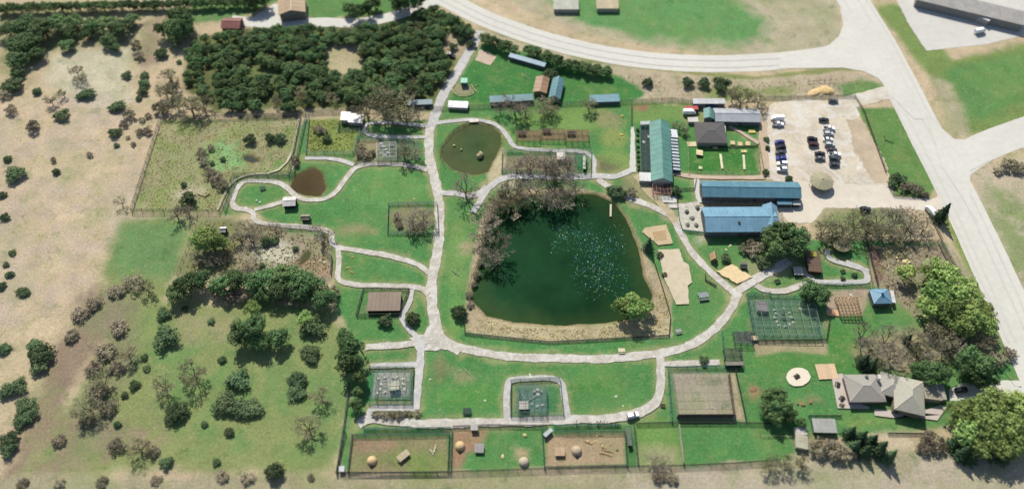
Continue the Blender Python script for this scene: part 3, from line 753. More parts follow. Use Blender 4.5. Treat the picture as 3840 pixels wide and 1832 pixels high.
def trunk_mesh(kind, seed):
    rng = random.Random(seed); b = MB()
    h = {'E': 1.2, 'S': 2.3, 'B': .4, 'R': .35, 'G': 1.0}[kind]; r = {'B': .035, 'R': .03}.get(kind, .07)
    b.tube((0, 0, -.03), (0, 0, h*.5), r, r*.75, 6).tube((0, 0, h*.5), (0, 0, h), r*.75, r*.3, 6)
    for i in range(5):
        a = rng.uniform(0, 6.28); z = h*rng.uniform(.3, .75)
        b.tube((0, 0, z), (.55*math.cos(a), .55*math.sin(a), z+(.05 if kind == 'S' else .3)), r*.45, r*.15, 4)
    return b.mesh('trunk', BARK)

PLANT = {}
for k in 'ESBRG':
    PLANT[k] = [(trunk_mesh(k, s), crown_mesh(k, s*13+ord(k))) for s in range(4 if k != 'E' else 6)]
PLANT['D'] = [bare_meshes(s+5) for s in range(4)]
PLANT['P'] = [bare_meshes(s+40, LEAF['P']) for s in range(4)]
HC = {'E': 1.05, 'S': 1.1, 'B': .5, 'R': .45, 'G': 1.05, 'D': 1.0, 'P': 1.0}
ORD = ['leftmost', 'second from left', 'third from left', 'fourth from left', 'fifth from left', 'sixth from left', 'seventh from left', 'eighth from left', 'ninth from left', 'tenth from left']
def ordinal(i, n):
    if i == n-1 and n > 1: return 'rightmost'
    return ORD[i] if i < 10 else '%dth from left' % (i+1)
KNAME = {'E': ('evergreen_tree', 'tree'), 'S': ('spruce_tree', 'tree'), 'B': ('bush', 'bush'), 'R': ('scrub_bush', 'bush'), 'G': ('leafing_tree', 'tree'), 'D': ('bare_tree', 'tree'), 'P': ('budding_tree', 'tree')}
def plant_at(p, r, kind, label, group, rng=RNG, zs=1.0, nm=None):
    n, cat = KNAME[kind]; n = nm or n
    t, c = rng.choice(PLANT[kind])
    o = thing(n, label, cat, (p.x, p.y, 0), rng.uniform(0, 6.28), group)
    o.scale = (r*rng.uniform(.93, 1.07), r*rng.uniform(.93, 1.07), r*zs*rng.uniform(.9, 1.1))
    ob('trunk', t, o); ob('crown', c, o)
    return o
def plants(reg, kind, what, where, items, group=None, zs=1.0):
    """items (x, y, r) seen in the photograph; each gets its own place in its group's row"""
    items = sorted(items)
    for i, (x, y, r) in enumerate(items):
        k = REG[reg][2]; p0 = W(reg, x, y)
        rm = r*k/ppm(p0)
        p = W(reg, x, y, rm*HC[kind]*zs)
        lab = '%s %s' % (what, where) if len(items) == 1 else '%s, %s of those %s' % (what, ordinal(i, len(items)), where)
        plant_at(p, rm, kind, lab, group or (what+' '+where if len(items) > 1 else None), zs=zs)

# the wood
rng = random.Random(11)
WOODP = [(482, 105), (620, 82), (800, 75), (1000, 68), (1088, 22), (1195, 75), (1180, 98), (1120, 72), (1112, 118), (1135, 165), (1105, 215), (1060, 240), (980, 255), (870, 262), (760, 275), (690, 282), (560, 272), (472, 210), (478, 140)]
wp = [(p.x, p.y) for p in WL('T', WOODP)]
clear = [WL('T', [(835, 112), (905, 118), (915, 160), (880, 195), (845, 190), (820, 150)]), WL('T', [(620, 170), (660, 165), (720, 190), (690, 200), (640, 195)]), WL('T', [(1060, 185), (1120, 178), (1130, 192), (1060, 196)]), WL('T', [(510, 180), (530, 172), (545, 190), (520, 196)])]
cand = []
xs = [a for a, _ in wp]; ys = [b for _, b in wp]
rw = np.random.RandomState(11)
ax = rw.uniform(min(xs), max(xs), 26000); ay = rw.uniform(min(ys), max(ys), 26000)
ok = (sdist(ax, ay, wp) > .8) & (fbm(ax, ay, 13, 31) > -.19)
for c_ in clear: ok &= sdist(ax, ay, c_) < -1.5
for x, y in zip(ax[ok], ay[ok]):
    if all((x-a)**2+(y-b)**2 > 3.75**2 for a, b in cand): cand.append((x, y))
    if len(cand) >= 300: break
for x, y in cand:
    k = 'E' if rng.random() < .93 else 'P'
    plant_at(Vector((x, y-1.0, 0)), rng.uniform(2.1, 3.9), k, 'dark evergreen tree in the dense wood beyond the meadow pen' if k == 'E' else 'thin leafless tree among the evergreens of the dense wood', 'evergreens of the wood' if k == 'E' else 'leafless trees of the wood', rng, .75, 'conifer_tree' if k == 'E' else None)

plants('T', 'E', 'dark evergreen tree', 'in the hedge along the curving road', [(1222, 100, 19), (1243, 108, 18), (1268, 116, 20), (1290, 124, 15), (1330, 128, 17), (1352, 134, 18), (1376, 143, 19), (1402, 155, 20), (1426, 164, 20), (1450, 166, 19), (1473, 172, 20), (1500, 177, 20), (1526, 181, 17)], zs=.7)
plants('T', 'B', 'dark bush', 'beside the brown shed by the curving road', [(1386, 188, 20)])
plants('T', 'B', 'round dark bush', 'on the dry road verge', [(1630, 208, 15), (1730, 207, 17), (1771, 210, 17), (1815, 212, 22)])
plants('T', 'P', 'bare greyish tree', 'behind the grey metal building', [(1870, 243, 36), (1912, 248, 26), (1845, 240, 22)])
plants('T', 'D', 'bare brown tree', 'in front of the teal sheds', [(1258, 268, 24), (1295, 262, 36), (1322, 272, 26)])
plants('T', 'P', 'budding tree', 'in front of the teal sheds', [(1368, 262, 30), (1390, 268, 24), (1482, 262, 22)])
plants('T', 'P', 'olive budding tree', 'at the front edge of the wood', [(920, 270, 38), (958, 252, 46), (1000, 262, 44), (985, 285, 36), (1030, 235, 28)])
plants('T', 'D', 'bare tree', 'beside the path at the wood edge', [(1020, 285, 34), (1050, 282, 26)])
plants('T', 'P', 'pale budding shrub', 'outside the meadow pen corner', [(440, 255, 28), (475, 262, 34), (508, 260, 30), (425, 225, 26), (415, 268, 20)])
plants('T', 'B', 'dark bush', 'inside the meadow pen', [(462, 464, 9), (474, 500, 22), (628, 350, 17), (680, 347, 15), (704, 347, 16), (534, 410, 7), (560, 400, 8)])
plants('T', 'R', 'grey scrub', 'in the middle of the meadow pen', [(507, 385, 17), (512, 405, 15), (525, 432, 18), (545, 445, 22), (560, 465, 18), (530, 372, 12)])
plants('T', 'R', 'brown bush', 'in the small pen below the white sheds', [(802, 325, 15), (815, 330, 11)])
plants('T', 'B', 'dark bush', 'in the small pen below the white sheds', [(822, 349, 13)])
plants('T', 'R', 'reddish scrub bush', 'where the meadow pen meets the path', [(742, 400, 13), (745, 412, 12)])
plants('T', 'R', 'brown bush', 'in the tan pen beside the rock cage', [(905, 385, 15), (922, 392, 15), (910, 370, 12), (935, 385, 12)])
plants('T', 'P', 'olive tree', 'over the rock cage by the main path', [(1015, 380, 27), (1042, 385, 22)])
plants('T', 'D', 'big bare tree', 'on the left bank of the pond', [(1170, 470, 40), (1240, 520, 34), (1222, 552, 38), (1212, 588, 32), (1248, 622, 46), (1238, 650, 30)])
plants('T', 'P', 'budding tree', 'at the top left of the pond', [(1282, 488, 44), (1255, 500, 28), (1310, 500, 26)])
plants('T', 'D', 'tall bare tree', 'leaning over the top of the pond', [(1342, 480, 42), (1395, 462, 54), (1420, 500, 34), (1378, 500, 32), (1450, 470, 32), (1398, 425, 44)])
plants('T', 'D', 'bare brown tree', 'inside the long pen above the pond', [(1300, 410, 30), (1335, 412, 36), (1375, 408, 34), (1430, 415, 28)])
plants('T', 'R', 'dead reed bush', 'on the waterline of the pond', [(1180, 740, 12), (1184, 765, 12), (1200, 690, 12), (1192, 715, 10), (1208, 660, 12), (1660, 640, 10), (1672, 690, 9)])
plants('T', 'D', 'bare tree', 'in the fenced square beside the main path', [(1035, 548, 30), (1062, 545, 34), (1050, 570, 26)])
plants('T', 'R', 'dark brown bush', 'in the fenced square beside the main path', [(1000, 545, 14), (1005, 565, 12)])
plants('T', 'B', 'dark bush', 'beside the path left of the green barn', [(1546, 480, 20), (1566, 488, 15)])
plants('T', 'R', 'brown bush', 'beside the path left of the green barn', [(1590, 485, 18)])
plants('T', 'S', 'dark pointed conifer', 'on the right bank of the pond', [(1632, 612, 22)])
plants('T', 'B', 'small dark bush', 'on the right bank of the pond', [(1660, 640, 9)])
plants('T', 'B', 'dark round bush', 'at the lower left corner of the pond', [(1155, 786, 23)])
plants('T', 'G', 'pale green willow', 'at the lower right of the pond', [(1572, 770, 30), (1600, 775, 34), (1590, 755, 24), (1622, 770, 22)])
plants('T', 'B', 'greyish bush', 'below the brown-roofed cage', [(970, 806, 19), (1036, 800, 21)])
plants('T', 'E', 'dark evergreen', 'at the left edge by the entrance paths', [(868, 850, 24), (882, 880, 36), (876, 912, 36), (905, 950, 22), (895, 1020, 19), (900, 985, 15)])
plants('T', 'R', 'grey-green shrub', 'in the bed below the rock cage', [(945, 1042, 12), (965, 1045, 13), (985, 1044, 13), (1005, 1043, 14), (1025, 1040, 13), (1050, 1040, 12)])
plants('T', 'G', 'yellow-green leafing tree', 'in the left pen', [(505, 608, 30), (530, 605, 34), (555, 612, 24)])
plants('T', 'D', 'bare shrub', 'in the left pen', [(490, 645, 24), (535, 650, 28), (600, 592, 28), (632, 600, 26), (620, 570, 24), (655, 590, 20), (690, 570, 18), (800, 575, 20), (570, 640, 20), (640, 650, 16), (620, 660, 12), (820, 590, 22)])
plants('T', 'B', 'dark bush', 'in the left pen', [(668, 606, 16), (690, 604, 12), (742, 625, 9), (660, 668, 8)])
plants('T', 'E', 'dark evergreen', 'in the row below the left pen', [(442, 738, 28), (470, 718, 34), (500, 705, 30), (560, 718, 30), (595, 708, 30), (640, 715, 32), (672, 705, 36), (712, 700, 36), (750, 705, 38), (785, 718, 36), (700, 735, 30), (760, 740, 30), (812, 752, 32), (655, 740, 24)], zs=.8)
plants('T', 'R', 'dry brown scrub', 'under the evergreen row', [(545, 735, 22), (580, 745, 24), (610, 745, 22), (690, 752, 22), (735, 756, 22), (835, 735, 22)])
# lower left meadow
plants('S', 'E', 'dark spreading evergreen', 'in the scrubby meadow', [(1330, 370, 80), (1410, 350, 92), (1440, 410, 66), (1540, 395, 66)], zs=.8)
plants('S', 'G', 'bright green bush', 'in the scrubby meadow', [(1395, 235, 50), (1690, 290, 48)])
plants('S', 'B', 'green bush', 'in the scrubby meadow', [(1735, 330, 70), (1720, 475, 60), (905, 260, 45), (920, 390, 75), (1320, 622, 72), (985, 805, 66), (1250, 760, 76), (1330, 775, 64), (1400, 780, 64), (1650, 620, 60), (1640, 690, 55), (745, 652, 34), (690, 708, 24), (810, 560, 24), (1270, 910, 34), (1200, 1080, 25), (920, 1085, 40), (940, 840, 40), (1025, 230, 20), (1170, 300, 24), (1230, 515, 26), (800, 500, 24), (1130, 870, 24), (650, 870, 24)], zs=.7)
plants('S', 'P', 'bare thicket', 'in the scrubby meadow', [(1770, 700, 70), (1700, 880, 84), (900, 655, 70)])
plants('S', 'P', 'pale grey-green shrub', 'in the scrubby meadow', [(1060, 580, 84)])
plants('S', 'R', 'brown scrub bush', 'along the meadow edge', [(660, 330, 62), (590, 470, 70), (520, 560, 56), (640, 560, 56), (540, 690, 70), (600, 780, 60), (740, 90, 66), (640, 130, 56), (440, 260, 56), (520, 200, 50), (400, 380, 50), (480, 850, 50), (640, 990, 56), (850, 1020, 44), (330, 960, 46)], zs=.7)
plants('S', 'P', 'thin grey shrub', 'along the meadow edge', [(480, 780, 80), (560, 630, 80), (700, 480, 60), (760, 1000, 70), (800, 110, 60)])
plants('S', 'B', 'dark green bush', 'beside the meadow', [(190, 440, 50), (230, 490, 75), (215, 550, 55), (100, 660, 55), (40, 690, 50), (140, 770, 60), (160, 820, 55), (120, 850, 50), (50, 960, 60), (45, 1010, 50), (20, 450, 40), (60, 40, 22), (10, 105, 28), (120, 135, 34)], zs=.75)
plants('S', 'R', 'brown scrub', 'in the hedge along the bottom left', [(120, 1200, 44), (330, 1195, 36), (560, 1190, 40), (860, 1180, 34), (1230, 1160, 44), (1370, 1165, 46), (1720, 1165, 28)], zs=.6)
plants('S', 'B', 'dark round bush', 'in the hedge along the bottom left', [(1520, 1135, 62)])
# dry field
plants('A', 'B', 'dark green bush', 'dotted over the dry field', [(110, 630, 80), (60, 640, 60), (650, 700, 60), (600, 715, 40), (880, 790, 56), (840, 805, 44), (460, 855, 62), (850, 985, 52), (1065, 620, 50), (1060, 680, 45), (1075, 560, 36), (1200, 395, 56), (1330, 460, 24), (55, 1180, 35), (865, 1080, 24), (1030, 730, 30), (940, 560, 40), (270, 680, 40), (130, 560, 50)], zs=.75)
plants('A', 'P', 'pale olive shrub', 'dotted over the dry field', [(1250, 555, 70), (560, 520, 60), (590, 570, 50), (1215, 660, 85), (1290, 620, 60), (460, 690, 45), (370, 740, 50)])
plants('A', 'R', 'brown scrub bush', 'dotted over the dry field', [(240, 945, 60), (960, 850, 60), (1190, 800, 70), (1040, 980, 36), (1095, 970, 40), (1055, 890, 30), (1100, 860, 28), (950, 1020, 20), (990, 1070, 24), (665, 1150, 30), (395, 1190, 28), (920, 920, 40), (80, 820, 50), (30, 700, 50), (1030, 410, 50), (1010, 330, 45)])
plants('T', 'B', 'round green bush', 'at the far left field edge', [(38, 438, 28), (6, 490, 12), (12, 545, 13), (140, 432, 12), (15, 400, 9), (30, 635, 10), (20, 690, 10), (15, 665, 9), (65, 735, 12), (8, 878, 14)], zs=.75)
plants('T', 'D', 'dark bare bush', 'outside the lower meadow fence', [(302, 506, 18), (440, 535, 26), (470, 530, 22)])
plants('A', 'E', 'dark tree', 'in the grove at the top left', [(120, 330, 100), (200, 200, 110), (320, 220, 110), (230, 320, 100), (420, 170, 90), (130, 450, 90), (270, 410, 70), (560, 170, 80), (680, 200, 80), (800, 190, 90), (900, 200, 90), (800, 300, 70), (850, 350, 50), (500, 340, 60), (980, 150, 60), (520, 240, 70), (60, 230, 80), (650, 260, 60), (140, 540, 50)], zs=.6)
plants('A', 'E', 'dark tree', 'left of the red-roofed shed', [(1320, 120, 80), (1380, 160, 70), (1280, 210, 80), (1350, 230, 80), (1400, 230, 50), (1300, 280, 60), (1200, 230, 60)])
plants('A', 'E', 'dark tree', 'in the line across the top left', [(20 + 62*i, 66-1.6*i, 46) for i in range(32)], zs=.8)
plants('B', 'E', 'dark tree', 'beyond the driveway at the top', [(870, 95, 62), (950, 75, 62), (800, 60, 50), (1180, 30, 70), (1250, 20, 80), (1320, 15, 60), (1180, -10, 70), (90, 10, 70), (170, 5, 60), (1000, 30, 50)])
# right side
plants('T', 'E', 'big dark evergreen', 'right of the lower blue building', [(1940, 600, 30), (1970, 590, 36), (1998, 605, 36), (1985, 625, 34), (1955, 625, 30)])
plants('T', 'D', 'bare tree', 'right of the lower blue building', [(2022, 605, 26), (2020, 640, 20)])
plants('T', 'R', 'reddish scrub', 'below the lower blue building', [(1875, 625, 20), (1895, 632, 22), (1915, 622, 18), (1890, 612, 16)])
plants('T', 'B', 'dark bush', 'above the sand pit', [(1826, 648, 14), (1920, 658, 20), (1935, 664, 14)])
plants('T', 'P', 'budding tree', 'below the entrance yard', [(2075, 578, 32), (2105, 572, 38), (2130, 590, 34), (2160, 560, 38), (2190, 575, 36), (2085, 600, 24), (2250, 585, 32)])
plants('T', 'D', 'bare tree', 'below the entrance yard', [(2215, 552, 40), (2260, 548, 40), (2300, 552, 40), (2330, 570, 28), (2230, 585, 34), (2285, 580, 30)])
plants('T', 'S', 'dark conifer', 'beside the big road', [(2372, 536, 26)])
plants('T', 'B', 'dark shrub', 'at the road end of the parking verge', [(2255, 448, 18), (2270, 452, 16), (2245, 462, 14)])
plants('T', 'R', 'brown shrub', 'at the road end of the parking verge', [(2290, 470, 18), (2310, 478, 18), (2275, 472, 16), (2325, 490, 12)])
plants('T', 'G', 'bright yellow-green tree', 'beside the pavilion and big road', [(2278, 686, 26), (2370, 690, 42), (2335, 695, 30), (2400, 730, 44), (2360, 745, 40), (2430, 760, 44), (2385, 785, 42), (2340, 775, 34), (2440, 800, 40), (2475, 785, 30), (2410, 820, 36), (2480, 820, 28)])
plants('T', 'E', 'dark evergreen', 'shading the wooden pen', [(2040, 730, 30), (2062, 742, 30), (2030, 745, 22)])
plants('T', 'B', 'dark bush', 'beside the round-topped hut path', [(2000, 680, 9), (2120, 700, 8), (2150, 692, 8)])
plants('T', 'D', 'bare grey tree', 'behind the house', [(2175, 840, 36), (2200, 870, 38), (2235, 850, 40), (2250, 890, 44), (2300, 850, 36), (2345, 870, 38), (2400, 870, 34), (2440, 850, 30)])
plants('T', 'P', 'olive budding tree', 'behind the house', [(2380, 850, 40), (2320, 890, 36), (2480, 860, 30), (2350, 820, 30)])
plants('T', 'S', 'black conifer', 'among the bare trees behind the house', [(2175, 905, 24), (2195, 915, 26), (2285, 850, 16), (2300, 870, 15)])
plants('T', 'E', 'dark evergreen', 'over the house driveway', [(2340, 940, 32), (2310, 930, 24), (2370, 945, 26), (2440, 905, 34), (2465, 925, 36), (2485, 950, 30), (2430, 935, 28), (2455, 955, 26)])
plants('T', 'R', 'brown bush', 'at the driveway mouth', [(2510, 905, 24), (2540, 890, 20)])
plants('T', 'E', 'dark evergreen', 'on the lawn left of the house', [(1935, 1000, 24), (1955, 995, 26), (1945, 1025, 26), (1970, 1030, 26), (1950, 1050, 24), (1985, 1045, 22), (1925, 1030, 20), (2015, 1062, 16)])
plants('T', 'S', 'dark spruce', 'below the house', [(2140, 1085, 24), (2165, 1100, 28), (2195, 1105, 28), (2180, 1130, 26), (2215, 1125, 30), (2240, 1145, 26), (2150, 1120, 24)])
plants('T', 'R', 'reddish brown scrub', 'below the house', [(2075, 1120, 26), (2100, 1130, 28), (2055, 1130, 24), (2350, 1112, 32), (2325, 1125, 24), (2130, 1140, 24), (2118, 1018, 8)])
plants('T', 'P', 'grey-green thicket', 'at the bottom fence', [(1940, 1165, 28), (1980, 1160, 28), (2020, 1164, 24)])
plants('T', 'G', 'big yellow-green tree', 'in the lower right corner', [(2410, 1045, 40), (2450, 1030, 44), (2500, 1020, 44), (2545, 1015, 44), (2430, 1085, 42), (2480, 1075, 46), (2530, 1070, 46), (2570, 1060, 40), (2500, 1120, 40), (2550, 1115, 40), (2460, 1120, 34)])
plants('T', 'S', 'dark spruce', 'in the lower right corner', [(2405, 1110, 26), (2425, 1135, 30), (2500, 1135, 26), (2530, 1150, 24), (2450, 1150, 24)])
plants('T', 'D', 'bare shrub', 'growing through the bottom fence', [(1645, 1158, 22), (1668, 1162, 22)])
plants('T', 'R', 'dark brown scrub', 'outside the bottom fence', [(1655, 1198, 18), (1690, 1200, 18)])
plants('T', 'B', 'dark bush', 'at the end of the cage path', [(1770, 905, 14)])
plants('T', 'R', 'brown bush', 'on the far side of the big road', [(2535, 415, 22), (2560, 420, 22), (2510, 430, 14)])
plants('T', 'B', 'tall dark shrub', 'beside the green barn end', [(1700, 480, 16), (1680, 470, 12), (1985, 450, 12)])
plants('T', 'B', 'trimmed shrub', 'beside the parked cars', [(1926, 432, 10), (1928, 350, 9), (1930, 372, 8)])
plants('D', 'P', 'budding tree', 'behind the green barn', [(690, 450, 70), (620, 450, 40), (740, 520, 50)])
plants('D', 'B', 'small green shrub', 'in the strip along the barn runs', [(250, 510, 22), (250, 560, 20), (250, 620, 20), (250, 680, 20), (252, 730, 20), (255, 780, 22), (258, 830, 20), (258, 880, 20), (260, 925, 22)])
plants('T', 'B', 'dark bush', 'by the log pile at the wood road', [(1140, 118, 12), (1160, 100, 12), (1185, 112, 14), (1170, 88, 16), (1150, 72, 16)])

# tussocks
def tufts(name, label, reg, pts, n, size, colr, seed, avoid=()):
    rs = np.random.RandomState(seed); poly = WL(reg, pts)
    xs = [p.x for p in poly]; ys = [p.y for p in poly]
    x = rs.uniform(min(xs), max(xs), n*3); y = rs.uniform(min(ys), max(ys), n*3)
    k = (sdist(x, y, poly) > .3) & (fbm(x, y, 6, seed) > -.16)
    for a in avoid: k &= sdist(x, y, WL(*PONDS[a])) < -1.0
    x, y = x[k][:n], y[k][:n]; n = len(x)
    a = rs.uniform(0, 6.28, n); s = size*rs.uniform(.5, 1.4, n); h = s*rs.uniform(.2, .5, n)
    V, F = [], []
    for j in range(3):
        t = a+j*2.1
        ca, sa = np.cos(t), np.sin(t)
        v = np.stack([np.stack([x+ca*s*.5, y+sa*s*.5, 0*x], 1), np.stack([x-sa*s*.45, y+ca*s*.45, 0*x], 1), np.stack([x-ca*s*.25, y-sa*s*.25, h], 1)], 1).reshape(-1, 3)
        F.append(np.arange(3*n).reshape(n, 3)+3*n*j); V.append(v)
    o = ob(name, npmesh(name, np.vstack(V), np.vstack(F), mat(name+str(seed), colr, .95, .35, .5, var2=.25, scale2=.12, spec=.1, trans=.2)))
    o['kind'] = 'stuff'; o['label'] = label; o['category'] = 'grass'
tufts('rough_grass', 'tall dry tussock grass filling the meadow pen', 'T', MEADOW, 4500, .6, C(190, 180, 122), 1, ['meadow'])
tufts('rough_grass', 'tussock grass of the small pen below the white sheds', 'T', [(776, 302), (900, 302), (888, 383), (774, 383)], 900, .7, C(150, 160, 88), 2)
tufts('rough_grass', 'straw-coloured reeds on the near bank of the pond', 'T', [(1170, 800), (1225, 800), (1290, 820), (1400, 826), (1500, 822), (1600, 808), (1650, 760), (1640, 720), (1686, 750), (1686, 842), (1380, 856), (1172, 834)], 1500, .7, C(214, 198, 144), 3, ['big'])
tufts('rough_grass', 'dry grass along the verge of the curving road', 'T', [(1540, 185), (1700, 190), (1900, 205), (2100, 185), (2200, 215), (2100, 235), (1780, 255), (1640, 250)], 1200, .6, C(206, 186, 146), 4)
tufts('rough_grass', 'weedy ground of the left pen', 'T', [(500, 550), (640, 565), (825, 600), (835, 690), (460, 695)], 1500, .7, C(150, 140, 92), 6, ['pool'])
tufts('rough_grass', 'dry growth in the pen beside the big road', 'T', [(2190, 622), (2365, 615), (2460, 760), (2300, 790), (2200, 700)], 1200, .7, C(156, 136, 98), 8)
tufts('bed_plants', 'straw-coloured plants in the bed between the blue buildings', 'I', [(595, 395), (850, 382), (1120, 390), (1122, 426), (850, 421), (590, 432)], 500, .7, C(186, 176, 136), 9)
# ---------------------------------------------------------------- buildings
SHEDW = C(190, 184, 170)
def openings(root, L, w, eave, n, door=True):
    if n < 1: return
    pane = MB().box((0, 0, 0), (1.0, .06, .9)).mesh('window', GLASS)
    frm = MB().box((0, 0, .5), (1.16, .05, .1)).box((0, 0, -.5), (1.16, .1, .1)).box((-.54, 0, 0), (.08, .05, .9)).box((.54, 0, 0), (.08, .05, .9)).mesh('frame', OBJ)
    for s in (-1, 1):
        y = s*(w/2-.28)
        for i in range(n):
            x = (i+.5)/n*(L-1)-(L-1)/2
            if door and i == n//2 and s == -1:
                d = MB().box((0, 0, 1.05), (1.1, .08, 2.1)).build('door', OBJ, root, (x, y, 0), 0, C(90, 80, 70))
                MB().box((.4, -.07, 1.0), (.06, .06, .16)).build('handle', CHROME, d)
            else:
                o = ob('window', pane, root, (x, y, eave*.55)); ob('frame', frm, o, (0, s*.02, 0), 0, C(225, 225, 220))

def slopes_gable(root, L, w, eave, ridge, roofc, panel, m=None, over=.35, cap=None):
    m = m or ROOFM
    n = max(1, round(L/panel)); pl = L/n
    dz = (ridge-eave)
    P = {}
    for s in (-1, 1):
        e = s*(w/2+over); ze = eave-dz*over/(w/2)
        a = pl/2-.025
        b = MB().quadbox([(-a, 0, ridge-.06), (a, 0, ridge-.06), (a, e, ze-.06), (-a, e, ze-.06)], [(-a, 0, ridge), (a, 0, ridge), (a, e, ze), (-a, e, ze)])
        b.quadbox([(a-.06, 0, ridge-.01), (a, 0, ridge-.01), (a, e, ze-.01), (a-.06, e, ze-.01)], [(a-.06, 0, ridge+.06), (a, 0, ridge+.06), (a, e, ze+.06), (a-.06, e, ze+.06)])
        me = b.mesh('roof_panel', m)
        for i in range(n):
            ob('roof_panel', me, root, (-L/2+pl*(i+.5), 0, RNG.uniform(0, .02)), 0, jit(roofc, .05))
    MB().box((0, 0, ridge+.03), (L+.1, .45, .1)).build('ridge_cap', m, root, color=cap or jit(roofc, .02))

def walls_gable(root, L, w, eave, ridge, wallc, ins=.3):
    a, h = L/2-ins, w/2-ins
    zt = ridge-.1-(ridge-eave)*0
    ze = eave+(ridge-eave)*ins/(w/2)-.1
    ring = [(-h, -.1), (h, -.1), (h, ze), (0, zt), (-h, ze)]
    MB().quadbox([(-a, y, z) for y, z in ring], [(a, y, z) for y, z in ring]).build('wall', OBJ, root, color=wallc)

def gable(name, label, cat, reg, pts, eave, ridge, roofc, wallc=SHEDW, panel=2.2, wins=0, group=None, m=None, cap=None):
    c, L, w, ang = rect(reg, pts, eave)
    r = thing(name, label, cat, c, ang, group)
    walls_gable(r, L, w, eave, ridge, wallc)
    slopes_gable(r, L, w, eave, ridge, roofc, panel, m, cap=cap)
    openings(r, L, w, eave, wins)
    return r, L, w, ang

def flatshed(name, label, cat, reg, pts, h, roofc, wallc=SHEDW, panel=2.0, fall=.35, wins=0, group=None):
    c, L, w, ang = rect(reg, pts, h)
    r = thing(name, label, cat, c, ang, group)
    a, b = L/2-.2, w/2-.2
    MB().quadbox([(-a, -b, -.1), (a, -b, -.1), (a, b, -.1), (-a, b, -.1)], [(-a, -b, h-.08-fall), (a, -b, h-.08-fall), (a, b, h-.08), (-a, b, h-.08)]).build('wall', OBJ, r, color=wallc)
    n = max(1, round(L/panel)); pl = L/n; k = pl/2-.02; e = w/2+.1
    me = MB().quadbox([(-k, -e, h-fall-.07), (k, -e, h-fall-.07), (k, e, h-.07), (-k, e, h-.07)], [(-k, -e, h-fall), (k, -e, h-fall), (k, e, h), (-k, e, h)]).mesh('roof_panel', ROOFM)
    for i in range(n): ob('roof_panel', me, r, (-L/2+pl*(i+.5), 0, RNG.uniform(0, .02)), 0, jit(roofc, .05))
    openings(r, L, w, h-.3, wins)
    return r, L, w, ang

def hip_part(root, cx, cy, L, w, rz, eave, ridge, roofc, wallc, hipl=None, over=.5, m=None):
    """a hipped block of a house as parts of root (local frame)"""
    m = m or SHING
    hl = max(.05, (L-w)/2 if hipl is None else hipl)
    co, si = math.cos(rz), math.sin(rz)
    T = lambda x, y, z: (cx+x*co-y*si, cy+x*si+y*co, z)
    a, b = L/2+over, w/2+over; ze = eave
    A = [T(-a, -b, ze), T(a, -b, ze), T(a, b, ze), T(-a, b, ze)]; R0, R1 = T(-hl, 0, ridge), T(hl, 0, ridge)
    dn = lambda p: (p[0], p[1], p[2]-.16)
    for F in ((A[0], A[1], R1, R0), (A[2], A[3], R0, R1), (A[1], A[2], R1), (A[3], A[0], R0)):
        MB().quadbox([dn(p) for p in F], F).build('roof_slope', m, root, color=jit(roofc, .04))
    cap = MB()
    for p, q in ((A[0], R0), (A[3], R0), (A[1], R1), (A[2], R1), (R0, R1)): cap.tube(p, q, .13, .13, 4)
    cap.build('ridge_cap', OBJ, root, color=tuple(min(.6, x*1.5) for x in roofc[:3]))
    MB().prism([T(-a+over, -b+over, 0), T(a-over, -b+over, 0), T(a-over, b-over, 0), T(-a+over, b-over, 0)], -.1, eave-.1).build('wall', OBJ, root, color=wallc)

TEAL = C(112, 152, 158); BLUE = C(122, 164, 186); BLUE2 = C(94, 140, 156); GREEN = C(106, 156, 144)
# green barn
r, L, w, ang = gable('barn', 'long green metal barn with runs on its left side', 'barn', 'D', [(380, 425), (568, 440), (607, 1040), (392, 1035)], 3.6, 6.0, GREEN, C(200, 200, 190), 3.0, 8)
gl = flatshed('lean_to', 'white flat roof at the near left corner of the green barn', 'shed', 'D', [(262, 946), (393, 948), (393, 1030), (268, 1022)], 2.8, C(232, 232, 226))
flatshed('lean_to', 'narrow white roof strip at the far end of the barn runs', 'shed', 'D', [(275, 424), (382, 420), (384, 446), (280, 450)], 2.6, C(214, 222, 214))
# stalls
c, L, w, ang = rect('D', [(582, 500), (650, 502), (690, 925), (612, 928)], 2.2)
r = thing('stall_row', 'row of white roofed stalls along the right side of the barn', 'stalls', c, ang)
MB().box((0, 0, 1.0), (L-.3, w-.5, 2.0)).build('wall', OBJ, r, color=C(60, 84, 110))
n = 13
hp = L/n*.27
pm = MB().quadbox([(-hp, -w/2, 2.0), (hp, -w/2, 2.0), (hp, w/2, 2.25), (-hp, w/2, 2.25)], [(-hp, -w/2, 2.08), (hp, -w/2, 2.08), (hp, w/2, 2.33), (-hp, w/2, 2.33)]).mesh('roof_panel', ROOFM)
dv = MB().box((0, 0, 1.15), (.08, w, 2.2)).mesh('divider', OBJ)
for i in range(n):
    x = -L/2+L*(i+.5)/n
    ob('roof_panel', pm, r, (x, 0, 0), 0, jit(C(204, 214, 220), .08)); ob('divider', dv, r, (x+L/n/2-.04, 0, 0), 0, C(60, 80, 100))
flatshed('shed', 'white shed at the far end of the barn stalls', 'shed', 'D', [(585, 500), (655, 505), (655, 585), (610, 585)], 2.7, C(236, 238, 240), panel=3)

